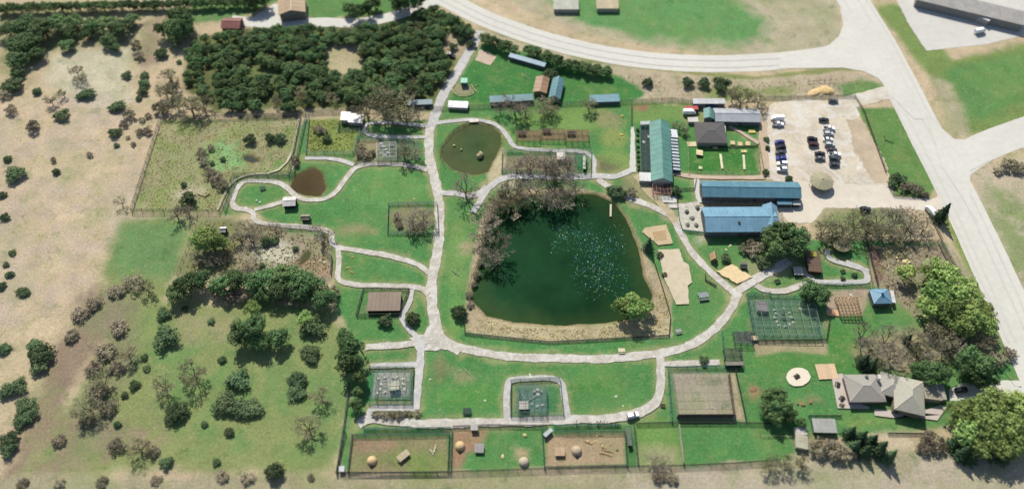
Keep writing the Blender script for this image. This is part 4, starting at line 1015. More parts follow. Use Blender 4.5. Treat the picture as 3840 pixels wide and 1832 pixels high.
gable('shed', 'brown roofed shed beside the narrow teal shed', 'shed', 'C', [(768, 455), (885, 472), (850, 615), (740, 600)], 2.8, 3.8, C(168, 136, 104), C(150, 130, 108), 2.4, 2)
gable('shed', 'narrow teal gabled shed right of the brown shed', 'shed', 'C', [(922, 475), (1020, 478), (980, 668), (882, 650)], 3.0, 4.6, TEAL, C(200, 196, 180), 2.4, 3)
flatshed('shed', 'long teal shed behind bare trees on the upper lawn', 'shed', 'C', [(335, 640), (730, 618), (738, 668), (332, 690)], 2.8, TEAL, C(120, 130, 130), 2.4, .6, 5)
flatshed('shed', 'teal shed standing alone at the top fence', 'shed', 'C', [(1238, 632), (1528, 620), (1535, 678), (1278, 688)], 2.8, C(122, 166, 178), C(110, 116, 118), 2.4, .6, 4)
flatshed('shed', 'short white shed beside the wood road', 'shed', 'B', [(1548, 750), (1695, 752), (1695, 800), (1545, 788)], 2.4, C(244, 242, 238), panel=2.5)
flatshed('shed', 'pale blue strip roof half hidden by the road hedge', 'shed', 'C', [(520, 240), (852, 335), (845, 365), (512, 272)], 2.6, C(146, 176, 190), C(110, 110, 106), 2.4, .4)
flatshed('shed', 'grey-blue shed under the trees at the wood edge', 'shed', 'B', [(1240, 745), (1428, 738), (1432, 768), (1236, 776)], 2.6, C(120, 144, 150), C(90, 96, 96), 2.4, .4)
flatshed('shed', 'white roofed shed at the small pen, left of the pair', 'shed', 'G', [(430, 55), (525, 60), (525, 165), (398, 160)], 2.8, C(240, 232, 226), panel=2.5)
flatshed('shed', 'white roofed shed at the small pen, right of the pair', 'shed', 'G', [(530, 75), (690, 95), (682, 188), (488, 182)], 2.9, C(244, 236, 230), panel=2.5)
# service yard cluster
flatshed('trailer', 'white and blue trailer at the top of the service yard', 'trailer', 'D', [(815, 192), (1145, 190), (1145, 240), (812, 240)], 3.0, C(206, 206, 206), C(150, 150, 150), 3.4, .1)
flatshed('trailer', 'red trailer left of the service buildings', 'trailer', 'D', [(742, 268), (868, 264), (872, 300), (738, 300)], 2.4, C(196, 84, 78), C(130, 60, 56), 3, .1)
gable('shed', 'small teal gabled shed beside the long grey building', 'shed', 'D', [(935, 295), (1022, 292), (1032, 395), (930, 395)], 2.9, 4.0, C(110, 158, 150), C(120, 130, 126), 2.2, 1)
gable('service_building', 'long grey metal building beside the parking lot', 'building', 'D', [(1035, 292), (1492, 300), (1510, 425), (1030, 418)], 3.4, 4.6, C(186, 190, 194), C(120, 124, 126), 2.6, 6)
flatshed('carport', 'low white roof between the trailers and dark-roofed house', 'shed', 'D', [(765, 385), (868, 380), (872, 420), (765, 422)], 2.2, C(234, 230, 222), panel=2.5)
c, L, w, ang = rect('D', [(835, 430), (1135, 435), (1170, 648), (850, 640)], 3.0)
r = thing('house', 'dark grey shingled house beside the fenced lawn', 'house', c, ang)
hip_part(r, 0, 0, L-1, w-1, 0, 3.0, 4.1, C(104, 102, 100), C(170, 164, 150), 1.5)
openings(r, L-.6, w-.6, 2.7, 4)
flatshed('porch', 'white beam porch on the right of the dark grey house', 'porch', 'D', [(1132, 462), (1150, 462), (1156, 585), (1140, 585)], 2.6, C(236, 230, 216), panel=3)
# blue buildings
r, L, w, ang = gable('visitor_building', 'long narrow blue metal building, upper of the two', 'building', 'I', [(560, 195), (1465, 205), (1485, 345), (572, 330)], 4.2, 5.8, BLUE2, C(120, 124, 126), 3.2, 12)
MB().box((L/2+.35, 0, 2.0), (.12, 3.0, 2.6)).build('gate', OBJ, r, color=C(70, 76, 80))
flatshed('annex', 'small blue annex roof below the long blue building', 'shed', 'I', [(1228, 350), (1400, 352), (1410, 405), (1300, 402)], 3.0, BLUE2, C(90, 92, 94), 2.2)
flatshed('loading_dock', 'pale slab canopy at the right end of the blue building', 'canopy', 'I', [(1412, 372), (1482, 372), (1482, 408), (1412, 406)], 2.6, C(206, 206, 196), C(80, 80, 80), 2.2)
r, L, w, ang = gable('visitor_building', 'wide light blue metal building, lower of the two', 'building', 'I', [(580, 440), (1245, 430), (1265, 655), (592, 652)], 4.4, 6.4, BLUE, C(110, 116, 120), 3.4, 9)
MB().box((-1.0, -w*.22, 5.5), (.9, .9, .9)).build('vent', OBJ, r, color=C(60, 66, 70))
gable('wing', 'light blue cross wing at the right of the lower building', 'building', 'I', [(1135, 412), (1255, 415), (1285, 690), (1160, 690)], 4.6, 6.6, BLUE, C(110, 116, 120), 3.4, 2)
cage_later = []
# round roofs
def round_roof(name, label, reg, x, y, rpx, eave, ridge, col, posts=8):
    p = W(reg, x, y, eave); k = rpx*REG[reg][2]/ppm(p)
    r = thing(name, label, 'pavilion', (p.x, p.y, 0))
    n = 12
    for i in range(n):
        a, b = 2*math.pi*i/n+.01, 2*math.pi*(i+1)/n-.01
        F = [(k*math.cos(a), k*math.sin(a), eave), (k*math.cos(b), k*math.sin(b), eave), (.25*math.cos(b), .25*math.sin(b), ridge), (.25*math.cos(a), .25*math.sin(a), ridge)]
        MB().quadbox([(q[0], q[1], q[2]-.12) for q in F], F).build('roof_panel', SHING, r, color=jit(col, .06))
    MB().lathe([(.4, ridge-.1), (.32, ridge+.15), (.05, ridge+.4)], 10).build('finial', OBJ, r, color=col)
    pm = MB().tube((0, 0, -.1), (0, 0, eave), .12, .12, 6).mesh('post', WOOD)
    for i in range(posts):
        a = 2*math.pi*i/posts; ob('post', pm, r, ((k-.5)*math.cos(a), (k-.5)*math.sin(a), 0), 0, C(120, 100, 80))
    MB().lathe([(k*.45, -.05), (k*.45, .9), (k*.4, .95)], 12).build('counter', OBJ, r, color=C(140, 120, 96))
round_roof('pavilion', 'round grey-tan roofed pavilion beside the parking lot', 'J', 183, 62, 98, 3.2, 4.6, C(176, 170, 140))
round_roof('pavilion', 'round tan hut roof under a budding tree', 'J', 350, 588, 82, 3.0, 4.4, C(160, 150, 116))
# blue pyramid pavilion
c, L, w, ang = rect('J', [(590, 972), (745, 965), (760, 1085), (615, 1088)], 3.2)
r = thing('pavilion', 'small blue pyramid-roofed pavilion beside the wooden pen', 'pavilion', c, ang)
hip_part(r, 0, 0, L-.6, w-.6, 0, 3.2, 4.9, BLUE, C(120, 120, 116), .05, .4, ROOFM)
MB().box((0, 0, 5.0), (.8, .8, .6)).build('cupola', OBJ, r, color=C(50, 70, 96))
flatshed('lean_to', 'white strip roof right of the blue pavilion', 'shed', 'J', [(755, 978), (785, 975), (805, 1078), (775, 1080)], 2.6, C(230, 230, 226), panel=2)
r, L, w, ang = flatshed('shed', 'brown slatted shed by the curving asphalt path', 'shed', 'J', [(52, 645), (158, 645), (195, 820), (72, 822)], 2.6, C(112, 92, 74), C(90, 76, 62), 1.5, .3)
MB().box((L*.32, 0, 2.62), (L*.22, w*.5, .1)).build('moss_patch', OBJ, r, color=C(160, 156, 60))
# far buildings at the top
gable('house', 'tan roofed house at the top beside the driveway', 'house', 'B', [(285, -40), (480, -40), (480, 95), (290, 105)], 5.0, 7.0, C(184, 158, 124), C(150, 140, 126), 3, 3)
gable('shed', 'red-roofed shed at the end of the driveway', 'shed', 'A', [(1660, 130), (1790, 140), (1800, 205), (1645, 210)], 3.0, 4.6, C(150, 92, 84), C(120, 90, 84), 2.5, 2)
flatshed('far_building', 'long white roofed building in the top right corner', 'building', 'E', [(1510, 15), (1740, 120), (1725, 150), (1490, 40)], 4, C(232, 230, 226), C(170, 168, 164), 4, .3, 4)
flatshed('far_building', 'grey flat roof at the very top right corner', 'building', 'E', [(1220, -90), (1980, 80), (1960, 180), (1210, -10)], 5, C(168, 164, 158), C(150, 148, 144), 6, .3, 5)
flatshed('shed', 'pale shed beyond the curving road, left of two', 'shed', 'T', [(1392, -12), (1455, -12), (1456, 22), (1392, 22)], 3, C(176, 178, 160), panel=3)
flatshed('shed', 'tan shed beyond the curving road, right of two', 'shed', 'T', [(1500, -5), (1556, -5), (1556, 20), (1500, 20)], 3, C(186, 172, 136), panel=3)

# the house with terraces
c = W('R', 1000, 470, 3)
r = thing('house', 'large grey shingled house with several hipped roofs', 'house', (c.x, c.y, 0))
HR = C(178, 174, 164); HW = C(150, 132, 116)
def blk(pts, eave, ridge, hl=None, col=HR):
    cc, L, w, a = rect('R', pts, eave)
    hip_part(r, cc.x-c.x, cc.y-c.y, L-1, w-1, a, eave, ridge, col, HW, hl, .5)
    return cc, L, w, a
blk([(655, 325), (955, 320), (985, 540), (715, 540)], 3.2, 5.4, None, C(172, 166, 156))
blk([(935, 325), (1150, 320), (1110, 500), (960, 490)], 3.3, 5.3, None, C(184, 180, 168))
blk([(1085, 355), (1265, 350), (1335, 625), (1035, 625)], 4.4, 7.2, 1.2, C(190, 186, 168))
cc, L, w, a = rect('R', [(1285, 398), (1425, 390), (1442, 518), (1315, 522)], 3.2)
MB().box((cc.x-c.x, cc.y-c.y, 1.6), (L, w, 3.3), a).build('garage', OBJ, r, color=C(176, 168, 146))
MB().box((cc.x-c.x+w*.30, cc.y-c.y, 3.35), (.3, w*.9, .3), 0).build('parapet', OBJ, r, color=C(226, 216, 200))
cc, L, w, a = rect('R', [(1425, 400), (1455, 400), (1482, 520), (1445, 520)], 2.6)
MB().box((cc.x-c.x, cc.y-c.y, 1.3), (L, w, 2.6), a).build('side_porch', OBJ, r, color=C(176, 172, 160))
cc = W('R', 940, 345, 5.2)
MB().box((cc.x-c.x, cc.y-c.y, 3.6), (1.0, 1.6, 4.8)).build('chimney', OBJ, r, color=C(226, 222, 214))
for (x, y) in ((850, 335), (1165, 365)):
    q = W('R', x, y, 5); MB().box((q.x-c.x, q.y-c.y, 4.3), (.8, .8, 1.6)).build('roof_vent', OBJ, r, color=C(120, 140, 130))
for i, x in enumerate((740, 800, 860, 1080, 1150, 1220, 1290)):
    y = 548 if x < 1000 else 632
    q = W('R', x, y, 1.6)
    z = MB().box((0, 0, 0), (1.3, .2, 1.2)).build('window', GLASS, r, (q.x-c.x, q.y-c.y+.35, 1.6))
    MB().box((0, -.03, -.65), (1.5, .24, .1)).build('sill', OBJ, z, color=C(220, 216, 206))
# decks and platforms
def deck(name, label, reg, pts, h, col, board=.9, legs=True, cat='deck'):
    cc, L, w, a = rect(reg, pts, h)
    t = thing(name, label, cat, cc, a)
    n = max(2, round(L/board)); me = MB().box((0, 0, h-.05), (L/n-.05, w, .1)).mesh('board', WOOD)
    for i in range(n): ob('board', me, t, (-L/2+L*(i+.5)/n, 0, RNG.uniform(-.01, .01)), 0, jit(col, .1))
    lg = MB().box((0, 0, (h-.1)/2-.6), (.2, .2, h+1.0)).mesh('leg', WOOD)
    for sx in (-1, 1):
        for sy in (-1, 1): ob('leg', lg, t, (sx*(L/2-.2), sy*(w/2-.2), 0), 0, col)
    return t
deck('deck', 'pale timber deck at the corner of the large house', 'R', [(440, 242), (600, 236), (612, 355), (462, 362)], .5, C(226, 196, 158))
deck('jetty', 'wooden platform on the left bank of the pond', 'H', [(490, 572), (540, 548), (568, 575), (485, 640)], .3, C(196, 178, 140), cat='jetty')
deck('jetty', 'narrow pale plank jetty at the pond top right', 'H', [(1312, 482), (1328, 480), (1326, 580), (1310, 585)], .3, C(220, 208, 180), cat='jetty')
deck('bridge', 'small white bridge deck on the path above the upper pond', 'B', [(1700, 885), (1770, 882), (1770, 905), (1702, 908)], .55, C(240, 228, 214), cat='bridge')

# ---------------------------------------------------------------- fences and cages
def fence(label, reg, pts, h=2.0, m=None, sp=4.0, wire=True, name='fence', pw=.13):
    m = m or WIRE
    P = WL(reg, pts); o = P[0].copy()
    t = thing(name, label, 'fence', o)
    post = MB().box((0, 0, h/2-.1), (pw, pw, h+.2)).mesh('post', POSTM if m is not GREENF else GREENF)
    for a, b in zip(P[:-1], P[1:]):
        d = b-a; L = d.length; n = max(1, round(L/sp)); rz = math.atan2(d.y, d.x)
        for i in range(n): ob('post', post, t, a+d*(i/n)-o, rz)
        w = MB()
        hs = [h*.98] + ([h*k for k in (.08, .19, .30, .41, .52, .63, .74, .86)] if wire else [h*.55])
        for z in hs:
            tk = .09 if z > h*.95 else (.045 if wire else .1)
            w.box((L/2, 0, z), (L-.02, .04, tk))
        if wire:
            for i in range(int(L/1.0)): w.box((i+.5, 0, h*.53), (.02, .02, h*.88))
        w.build('wire_panel' if wire else 'rail', m, t, a-o, rz)
    ob('post', post, t, P[-1]-o, 0)
    return t

def cage(label, reg, pts, h, nx, ny, m=None, net=.45, name='cage', bar=.12):
    m = m or GREENF
    c, L, w, ang = rect(reg, pts, h)
    t = thing(name, label, 'cage', c, ang)
    post = MB().box((0, 0, h/2-.05), (bar, bar, h+.1)).mesh('post', m)
    for i in range(nx+1):
        for j in range(ny+1):
            if 0 < i < nx and 0 < j < ny: continue
            ob('post', post, t, (-L/2+L*i/nx, -w/2+w*j/ny, 0))
    bx = MB().box((0, 0, h), (L, bar, bar)).mesh('beam', m); by = MB().box((0, 0, h-.02), (bar, w, bar)).mesh('beam', m)
    for j in range(ny+1): ob('beam', bx, t, (0, -w/2+w*j/ny, 0))
    for i in range(nx+1): ob('beam', by, t, (-L/2+L*i/nx, 0, .02))
    pl, pw = L/nx, w/ny; b = MB()
    k = int(pl/net)
    for i in range(1, k): b.box((-pl/2+pl*i/k, 0, h+.01), (.022, pw, .02))
    k = int(pw/net)
    for i in range(1, k): b.box((0, -pw/2+pw*i/k, h+.03), (pl, .022, .02))
    me = b.mesh('roof_net', m)
    for i in range(nx):
        for j in range(ny): ob('roof_net', me, t, (-L/2+pl*(i+.5), -w/2+pw*(j+.5), 0))
    for s in (-1, 1):
        a = MB(); d = MB()
        for z in (.3, .7, 1.1, 1.5, 1.9, 2.3, 2.7):
            if z < h: a.box((0, 0, z), (L, .025, .025)); d.box((0, 0, z), (.025, w, .025))
        a.build('side_net', m, t, (0, s*w/2, 0)); d.build('side_net', m, t, (s*L/2, 0, 0))
    return t, L, w, ang

fence('tall wire fence round the meadow pen', 'T', [(405, 303), (600, 297), (757, 294), (727, 440), (590, 443), (553, 536), (440, 535), (332, 534), (405, 303)], 2.6, DKWIRE, 4.5)
fence('second wire fence right of the meadow pen', 'T', [(771, 296), (741, 432), (727, 446), (598, 449), (566, 534)], 2.4, WIRE, 4.5)
fence('wire fence of the small pen below the white sheds', 'T', [(778, 298), (770, 388), (888, 387), (908, 330)], 2.4, GREENF, 4)
fence('low wire yard fence in front of the white sheds', 'T', [(855, 309), (851, 331), (907, 328), (907, 310)], 1.8, DKWIRE, 3)
fence('dark fence along the front of the wood', 'B', [(0, 872), (250, 866), (470, 850), (760, 838)], 2.2, DKWIRE, 4.5)
fence('brown timber fence of the left pen facing the meadow', 'T', [(497, 547), (475, 620), (447, 692)], 1.8, mat('brown_rail', C(150, 124, 88), .9, .2), 4, False)
fence('timber dividing fence inside the left pen', 'K', [(810, 400), (760, 540), (715, 692)], 2.2, mat('brown_rail', None), 3, False)
fence('low rail fence along the near side of the left pen', 'K', [(720, 656), (930, 656), (1130, 662)], 1.4, DKWIRE, 4)
fence('wire fence between the left pen and the path', 'K', [(960, 245), (1600, 268), (1640, 340), (1620, 480), (1710, 530), (1700, 690)], 2.2, DKWIRE, 4)
fence('perimeter fence along the bottom of the park', 'T', [(846, 1190), (980, 1190), (1130, 1188), (1370, 1180), (1580, 1175), (1720, 1172), (1850, 1166), (1960, 1158)], 2.2, DKWIRE, 4.5)
fence('perimeter fence at the left of the bottom pens', 'T', [(902, 870), (914, 888)], 1.8, DKWIRE, 3)
fence('wire fence dropping from the evergreens to the bottom corner', 'T', [(880, 966), (868, 1060), (848, 1186)], 2.0, WIRE, 4)
fence('inner fence of the leftmost bottom pen', 'N', [(185, 720), (650, 715), (1110, 700), (1095, 1075), (140, 1085), (185, 720)], 2.0, WIRE, 4)
fence('outer fence left of the bottom pens', 'N', [(120, 690), (95, 780), (35, 1090)], 2.2, DKWIRE, 4)
fence('green fence along the path above the leftmost bottom pen', 'N', [(290, 660), (1125, 648)], 1.6, GREENF, 4)
fence('wire fence between the leftmost and middle bottom pens', 'N', [(1135, 660), (1120, 1080)], 2.2, GREENF, 4)
fence('fence along the path above the middle bottom pen', 'N', [(1145, 640), (1480, 625), (1780, 630), (2040, 628)], 1.8, DKWIRE, 4)
fence('green fence at the left of the sandy bottom pen', 'O', [(205, 640), (215, 800), (230, 1040)], 2.2, GREENF, 4)
fence('green fence along the path above the sandy bottom pen', 'O', [(330, 628), (960, 622)], 1.6, GREENF, 4)
fence('inner fence round the sandy bottom pen', 'O', [(330, 690), (1000, 690), (1020, 1010), (240, 1028)], 2.0, WIRE, 4)
fence('wire fence right of the sandy bottom pen', 'O', [(1085, 610), (1105, 800), (1128, 1005)], 2.2, WIRE, 4)
fence('dark fence along the top of the bottom right paddock', 'O', [(1110, 612), (1450, 602), (1800, 600), (2200, 606), (2480, 612)], 1.8, DKWIRE, 4)
fence('pond fence along the near bank', 'M', [(92, 560), (95, 672), (440, 708), (800, 745), (1200, 725), (1805, 690), (1818, 530), (1760, 320), (1690, 100)], 1.3, DKWIRE, 3.5)
fence('thin fence down the left bank of the pond', 'H', [(210, 950), (150, 1080), (110, 1229)], 1.2, mat('brown_rail', None), 3.5, False)
fence('wire fence along the top of the upper lawn', 'T', [(1085, 277), (1180, 272), (1330, 268), (1460, 262), (1590, 259), (1690, 253), (1745, 262)], 2.2, DKWIRE, 4.5)
fence('short fence up from the green barn', 'C', [(1640, 722), (1640, 920)], 1.8, DKWIRE, 3.5)
fence('fence between the parking lot and roadside verge', 'E', [(765, 692), (830, 800), (985, 1229)], 1.6, DKWIRE, 4)
fence('fence at the top of the parking lot', 'E', [(90, 702), (360, 698), (640, 690), (765, 692)], 1.8, DKWIRE, 4)
fence('dark timber fence round the mulch heap', 'E', [(432, 590), (590, 578), (650, 640), (765, 690)], 1.6, mat('dark_rail', C(90, 76, 62), .9, .2), 3, False)
fence('fence at the end of the parking verge', 'J', [(745, 130), (780, 192), (950, 205), (1080, 200)], 1.6, DKWIRE, 4)
fence('fence below the entrance yard trees', 'J', [(1060, 320), (1130, 450), (1185, 570)], 1.8, WIRE, 4)
fence('double timber fence left of the brown pen', 'J', [(520, 578), (560, 760), (600, 940)], 2.2, mat('dark_rail', None), 3.5, False)
fence('wire fence left of the brown pen, inner line', 'J', [(560, 590), (600, 760), (650, 950)], 2.0, DKWIRE, 3.5)
fence('dark wall-like fence along the top of the brown pen', 'J', [(545, 580), (850, 582), (1150, 578), (1250, 790), (1360, 920)], 2.4, DKWIRE, 3.5)
fence('outer roadside fence of the brown pen', 'J', [(1180, 580), (1290, 780), (1400, 960)], 1.8, WIRE, 4)
fence('green fence along the path above the wooden pen', 'J', [(160, 935), (360, 938), (580, 940)], 1.8, GREENF, 3.5)
fence('rail fence left of the fenced lawn', 'D', [(760, 600), (765, 780), (772, 975)], 1.4, mat('pale_rail', C(206, 200, 160), .9, .2), 3.5, False)
fence('white rail fence along the bottom of the fenced lawn', 'D', [(785, 952), (1150, 958), (1480, 955), (1505, 900), (1470, 720)], 1.3, mat('pale_rail', None), 3, False)
fence('brown board fence beside the parking track', 'D', [(1490, 660), (1510, 800), (1545, 1000)], 1.8, mat('brown_rail', None), 3, False)
fence('hedge-line fence across the fenced lawn', 'D', [(1000, 690), (1250, 690), (1480, 680)], 1.0, DKWIRE, 3)
fence('green wire fence round the long pen above the pond', 'H', [(410, 48), (880, 42), (1155, 42), (1150, 246), (700, 222), (405, 218), (410, 48)], 2.2, GREENF, 4)
fence('wire fence round the brown-roofed cage', 'L', [(335, 172), (685, 178), (612, 372), (280, 376), (335, 172)], 1.8, DKWIRE, 3.5)
fence('green fence round the white-rock cage', 'L', [(385, 778), (720, 778), (712, 1062), (380, 1062)], 1.8, GREENF, 3.5)
fence('green fence round the middle rock cage', 'T', [(1285, 958), (1408, 952), (1418, 1046), (1285, 1049), (1285, 958)], 2.0, GREENF, 3.5)
fence('green fence round the big netted enclosure', 'O', [(1410, 78), (1960, 68), (2050, 66)], 2.2, GREENF, 3.5)
fence('green fence left of the big netted enclosure', 'O', [(1410, 82), (1425, 330), (1448, 590)], 2.2, GREENF, 3.5)
fence('dark fence right of the big netted enclosure', 'O', [(2050, 80), (2100, 300), (2160, 590)], 1.8, DKWIRE, 3.5)
fence('green fence round the large aviary', 'Q', [(545, 290), (780, 282), (785, 312), (1110, 322)], 2.2, GREENF, 3.5)
fence('green fence left of the large aviary', 'Q', [(545, 295), (575, 480), (612, 690)], 2.2, GREENF, 3.5)
fence('low fence below the large aviary', 'Q', [(660, 762), (1000, 760), (1360, 752), (1390, 560)], 1.4, DKWIRE, 3.5)
fence('wire fence from the path to the small cage', 'Q', [(290, 670), (300, 820), (312, 960)], 1.8, GREENF, 3.5)
fence('wire fence round the fenced square beside the main path', 'T', [(978, 515), (1100, 513), (1104, 588), (975, 588), (978, 515)], 1.8, GREENF, 4)
fence('low curved rail round the left of the upper pond', 'T', [(1120, 425), (1108, 395), (1112, 365), (1140, 332), (1180, 308)], 1.1, DKWIRE, 3, False)
fence('wire fence round the rock cage by the main path', 'G', [(600, 408), (1300, 412), (1300, 450)], 2.0, GREENF, 4)
fence('wire fence below the rock cage by the main path', 'G', [(590, 690), (1240, 684)], 2.0, DKWIRE, 4)
fence('low fence beside the court', 'I', [(600, 1050), (600, 1110), (700, 1165)], 1.2, DKWIRE, 3)
fence('green fence beside the boulder garden', 'I', [(350, 455), (360, 560), (390, 655), (600, 680)], 1.4, GREENF, 3)
fence('fence round the small grass plot below the barn', 'I', [(345, 275), (500, 272), (515, 180)], 1.4, DKWIRE, 3)
fence('fence left of the small grass plot below the barn', 'I', [(340, 285), (345, 430)], 1.4, DKWIRE, 3)
fence('dark timber edge of the sand pit', 'I', [(710, 1040), (880, 1150), (1030, 1085)], .5, mat('dark_rail', None), 3, False, 'low_fence')
fence('wire fence below the house lawn', 'R', [(380, 655), (640, 655)], 1.4, DKWIRE, 3)
fence('wire fence at the bottom of the house yard', 'R', [(1010, 792), (1300, 795), (1310, 760)], 1.4, DKWIRE, 3)
fence('pale rail fence in the bottom right paddock', 'R', [(0, 812), (140, 815), (270, 818)], 1.1, mat('pale_rail', None), 3, False)
# white wall
c, L, w, ang = rect('O', [(1515, 612), (1535, 612), (1580, 975), (1560, 975)], 2.0)
t = thing('board_wall', 'pale solid board wall left of the bottom right paddock', 'wall', c, ang)
n = 12; me = MB().box((0, 0, 1.0), (L/n-.03, .15, 2.2)).mesh('board', WOOD)
for i in range(n): ob('board', me, t, (-L/2+L*(i+.5)/n, 0, 0), 0, jit(C(206, 196, 176), .08))

cage('large green aviary with a netted roof and pool inside', 'Q', [(622, 335), (1255, 358), (1312, 690), (622, 692)], 3.4, 8, 4, mat('pale_green_frame', C(130, 152, 138), .7, .15), .6, 'cage', .14)
flatshed('shed', 'grey shed in the upper left corner of the large aviary', 'shed', 'Q', [(652, 350), (752, 350), (770, 448), (655, 445)], 2.4, C(150, 140, 140), C(206, 200, 190), 2)
cage('small dark cage beside the large aviary', 'Q', [(415, 662), (600, 668), (622, 785), (428, 780)], 2.4, 3, 2, DKWIRE)
cage('small dark cage at the end of the cage path', 'Q', [(328, 835), (480, 835), (515, 960), (325, 965)], 2.6, 2, 2, DKWIRE)
flatshed('shed', 'grey flat shed below the small dark cage', 'shed', 'Q', [(330, 965), (512, 962), (516, 998), (330, 1000)], 2.6, C(150, 146, 132), C(50, 50, 48), 2)
cage('big netted enclosure with a pale rough floor', 'O', [(1462, 118), (2002, 115), (2055, 510), (1512, 512)], 3.6, 7, 5, mat('pale_net', C(176, 168, 148), .8, .2), 1.8, 'cage', .05)
for pts_, lb in (([(2000, 118), (2014, 118), (2068, 512), (2052, 512)], 'right'), ([(1512, 505), (2055, 505), (2058, 520), (1512, 522)], 'near')):
    c, L, w, ang = rect('O', pts_, 3.0)
    t = thing('board_wall', 'shadow-brown board wall on the %s side of the big netted enclosure' % lb, 'wall', c, ang)
    n = max(4, round(L/2)); me = MB().box((0, 0, 1.45), (L/n-.03, .15, 3.1)).mesh('board', WOOD)
    for i in range(n): ob('board', me, t, (-L/2+L*(i+.5)/n, 0, 0), 0, jit(C(96, 74, 58), .12))  # walls added for the dark shadow strip, its shade put into the boards
cage('square green cage with white rocks inside', 'L', [(438, 800), (695, 802), (690, 985), (418, 990)], 3.2, 5, 4)
flatshed('shed', 'white roofed hut inside the white-rock cage', 'shed', 'L', [(528, 886), (608, 880), (606, 935), (522, 945)], 2.6, C(226, 220, 196), panel=2)
cage('square green cage in the middle of the near lawn', 'N', [(1775, 235), (2032, 240), (2040, 495), (1765, 495)], 3.2, 5, 4)
flatshed('shed', 'pale hut in the corner of the middle rock cage', 'shed', 'N', [(1778, 390), (1862, 388), (1868, 458), (1768, 460)], 2.6, C(216, 204, 190), C(40, 40, 40), 2)
flatshed('cage_shed', 'brown roofed animal house beside the left lawn', 'shed', 'L', [(385, 195), (622, 192), (618, 330), (345, 332)], 2.6, C(124, 104, 84), C(56, 46, 38), 1.6)
cage('rock cage by the main path with a white frame', 'G', [(850, 430), (1080, 430), (1090, 610), (845, 612)], 3.0, 4, 3, mat('white_frame', C(206, 206, 200), .7, .1))
for i, (a, lab) in enumerate([([(575, 955), (795, 960), (795, 1050), (580, 1048)], 'leftmost'), ([(805, 935), (1020, 938), (1020, 1032), (808, 1030)], 'middle'), ([(1032, 955), (1245, 952), (1250, 1058), (1035, 1055)], 'rightmost')]):
    cage('low timber-framed cage, %s of three on the upper lawn' % lab, 'C', a, 2.2, 4, 2, mat('brown_frame', C(120, 96, 68), .9, .2))
    MB_ = flatshed('kennel', 'dark kennel in the %s of the three upper lawn cages' % lab, 'kennel', 'C', [(a[0][0]+18, a[0][1]+6), (a[0][0]+95, a[0][1]+6), (a[0][0]+95, a[0][1]+32), (a[0][0]+18, a[0][1]+32)], 1.6, C(70, 60, 50), C(60, 52, 44), 1.6)
cage('green cage at the right end of the long pen', 'H', [(920, 55), (1108, 58), (1112, 180), (915, 110)], 2.8, 4, 2)
flatshed('shed', 'white hut in the long pen above the pond', 'shed', 'H', [(868, 50), (935, 48), (938, 100), (868, 100)], 2.6, C(226, 216, 204), panel=2)
flatshed('shed', 'white beam shelter at the right of the long pen', 'shelter', 'H', [(1088, 70), (1108, 70), (1108, 182), (1088, 182)], 2.6, C(226, 226, 206), C(60, 60, 56), 2)
c, L, w, ang = cage('row of green barn runs with dark floors', 'D', [(275, 470), (380, 468), (388, 940), (285, 940)], 2.4, 7, 2)
sheet('run_floor', 'D', [(278, 470), (380, 470), (388, 938), (290, 938)], mat('dark_run', C(66, 74, 74), .95, .4, .9), .05)
for (x, y, lb) in ((365, 575, 'upper'), (312, 632, 'lower')):
    flatshed('hutch', 'small white hutch in the barn runs, %s one' % lb, 'hutch', 'D', [(x-12, y-12), (x+12, y-12), (x+12, y+12), (x-12, y+12)], 1.3, C(240, 240, 236), panel=2)
cage('brick-red timber pen at the near end of the barn', 'D', [(400, 1060), (595, 1065), (590, 1165), (410, 1160)], 2.4, 5, 2, mat('red_frame', C(176, 140, 128), .9, .2), .6)
sheet('run_floor', 'D', [(395, 1055), (600, 1060), (595, 1170), (405, 1165)], mat('brick_floor', C(170, 126, 110), .95, .3, .9), .1)
cage('wooden pergola grid in the reddish pen', 'J', [(330, 1030), (490, 1035), (520, 1180), (325, 1185)], 2.6, 6, 6, mat('pergola_timber', C(200, 168, 128), .9, .2), 3, 'pergola', .2)
deck('platform', 'pale timber platform beside the pergola', 'J', [(222, 1140), (325, 1145), (325, 1190), (228, 1190)], .5, C(226, 182, 142))

cage('small grey cage at the right end of the lower blue building', 'I', [(1255, 485), (1318, 488), (1338, 600), (1285, 605)], 2.6, 3, 2, mat('white_frame', None))
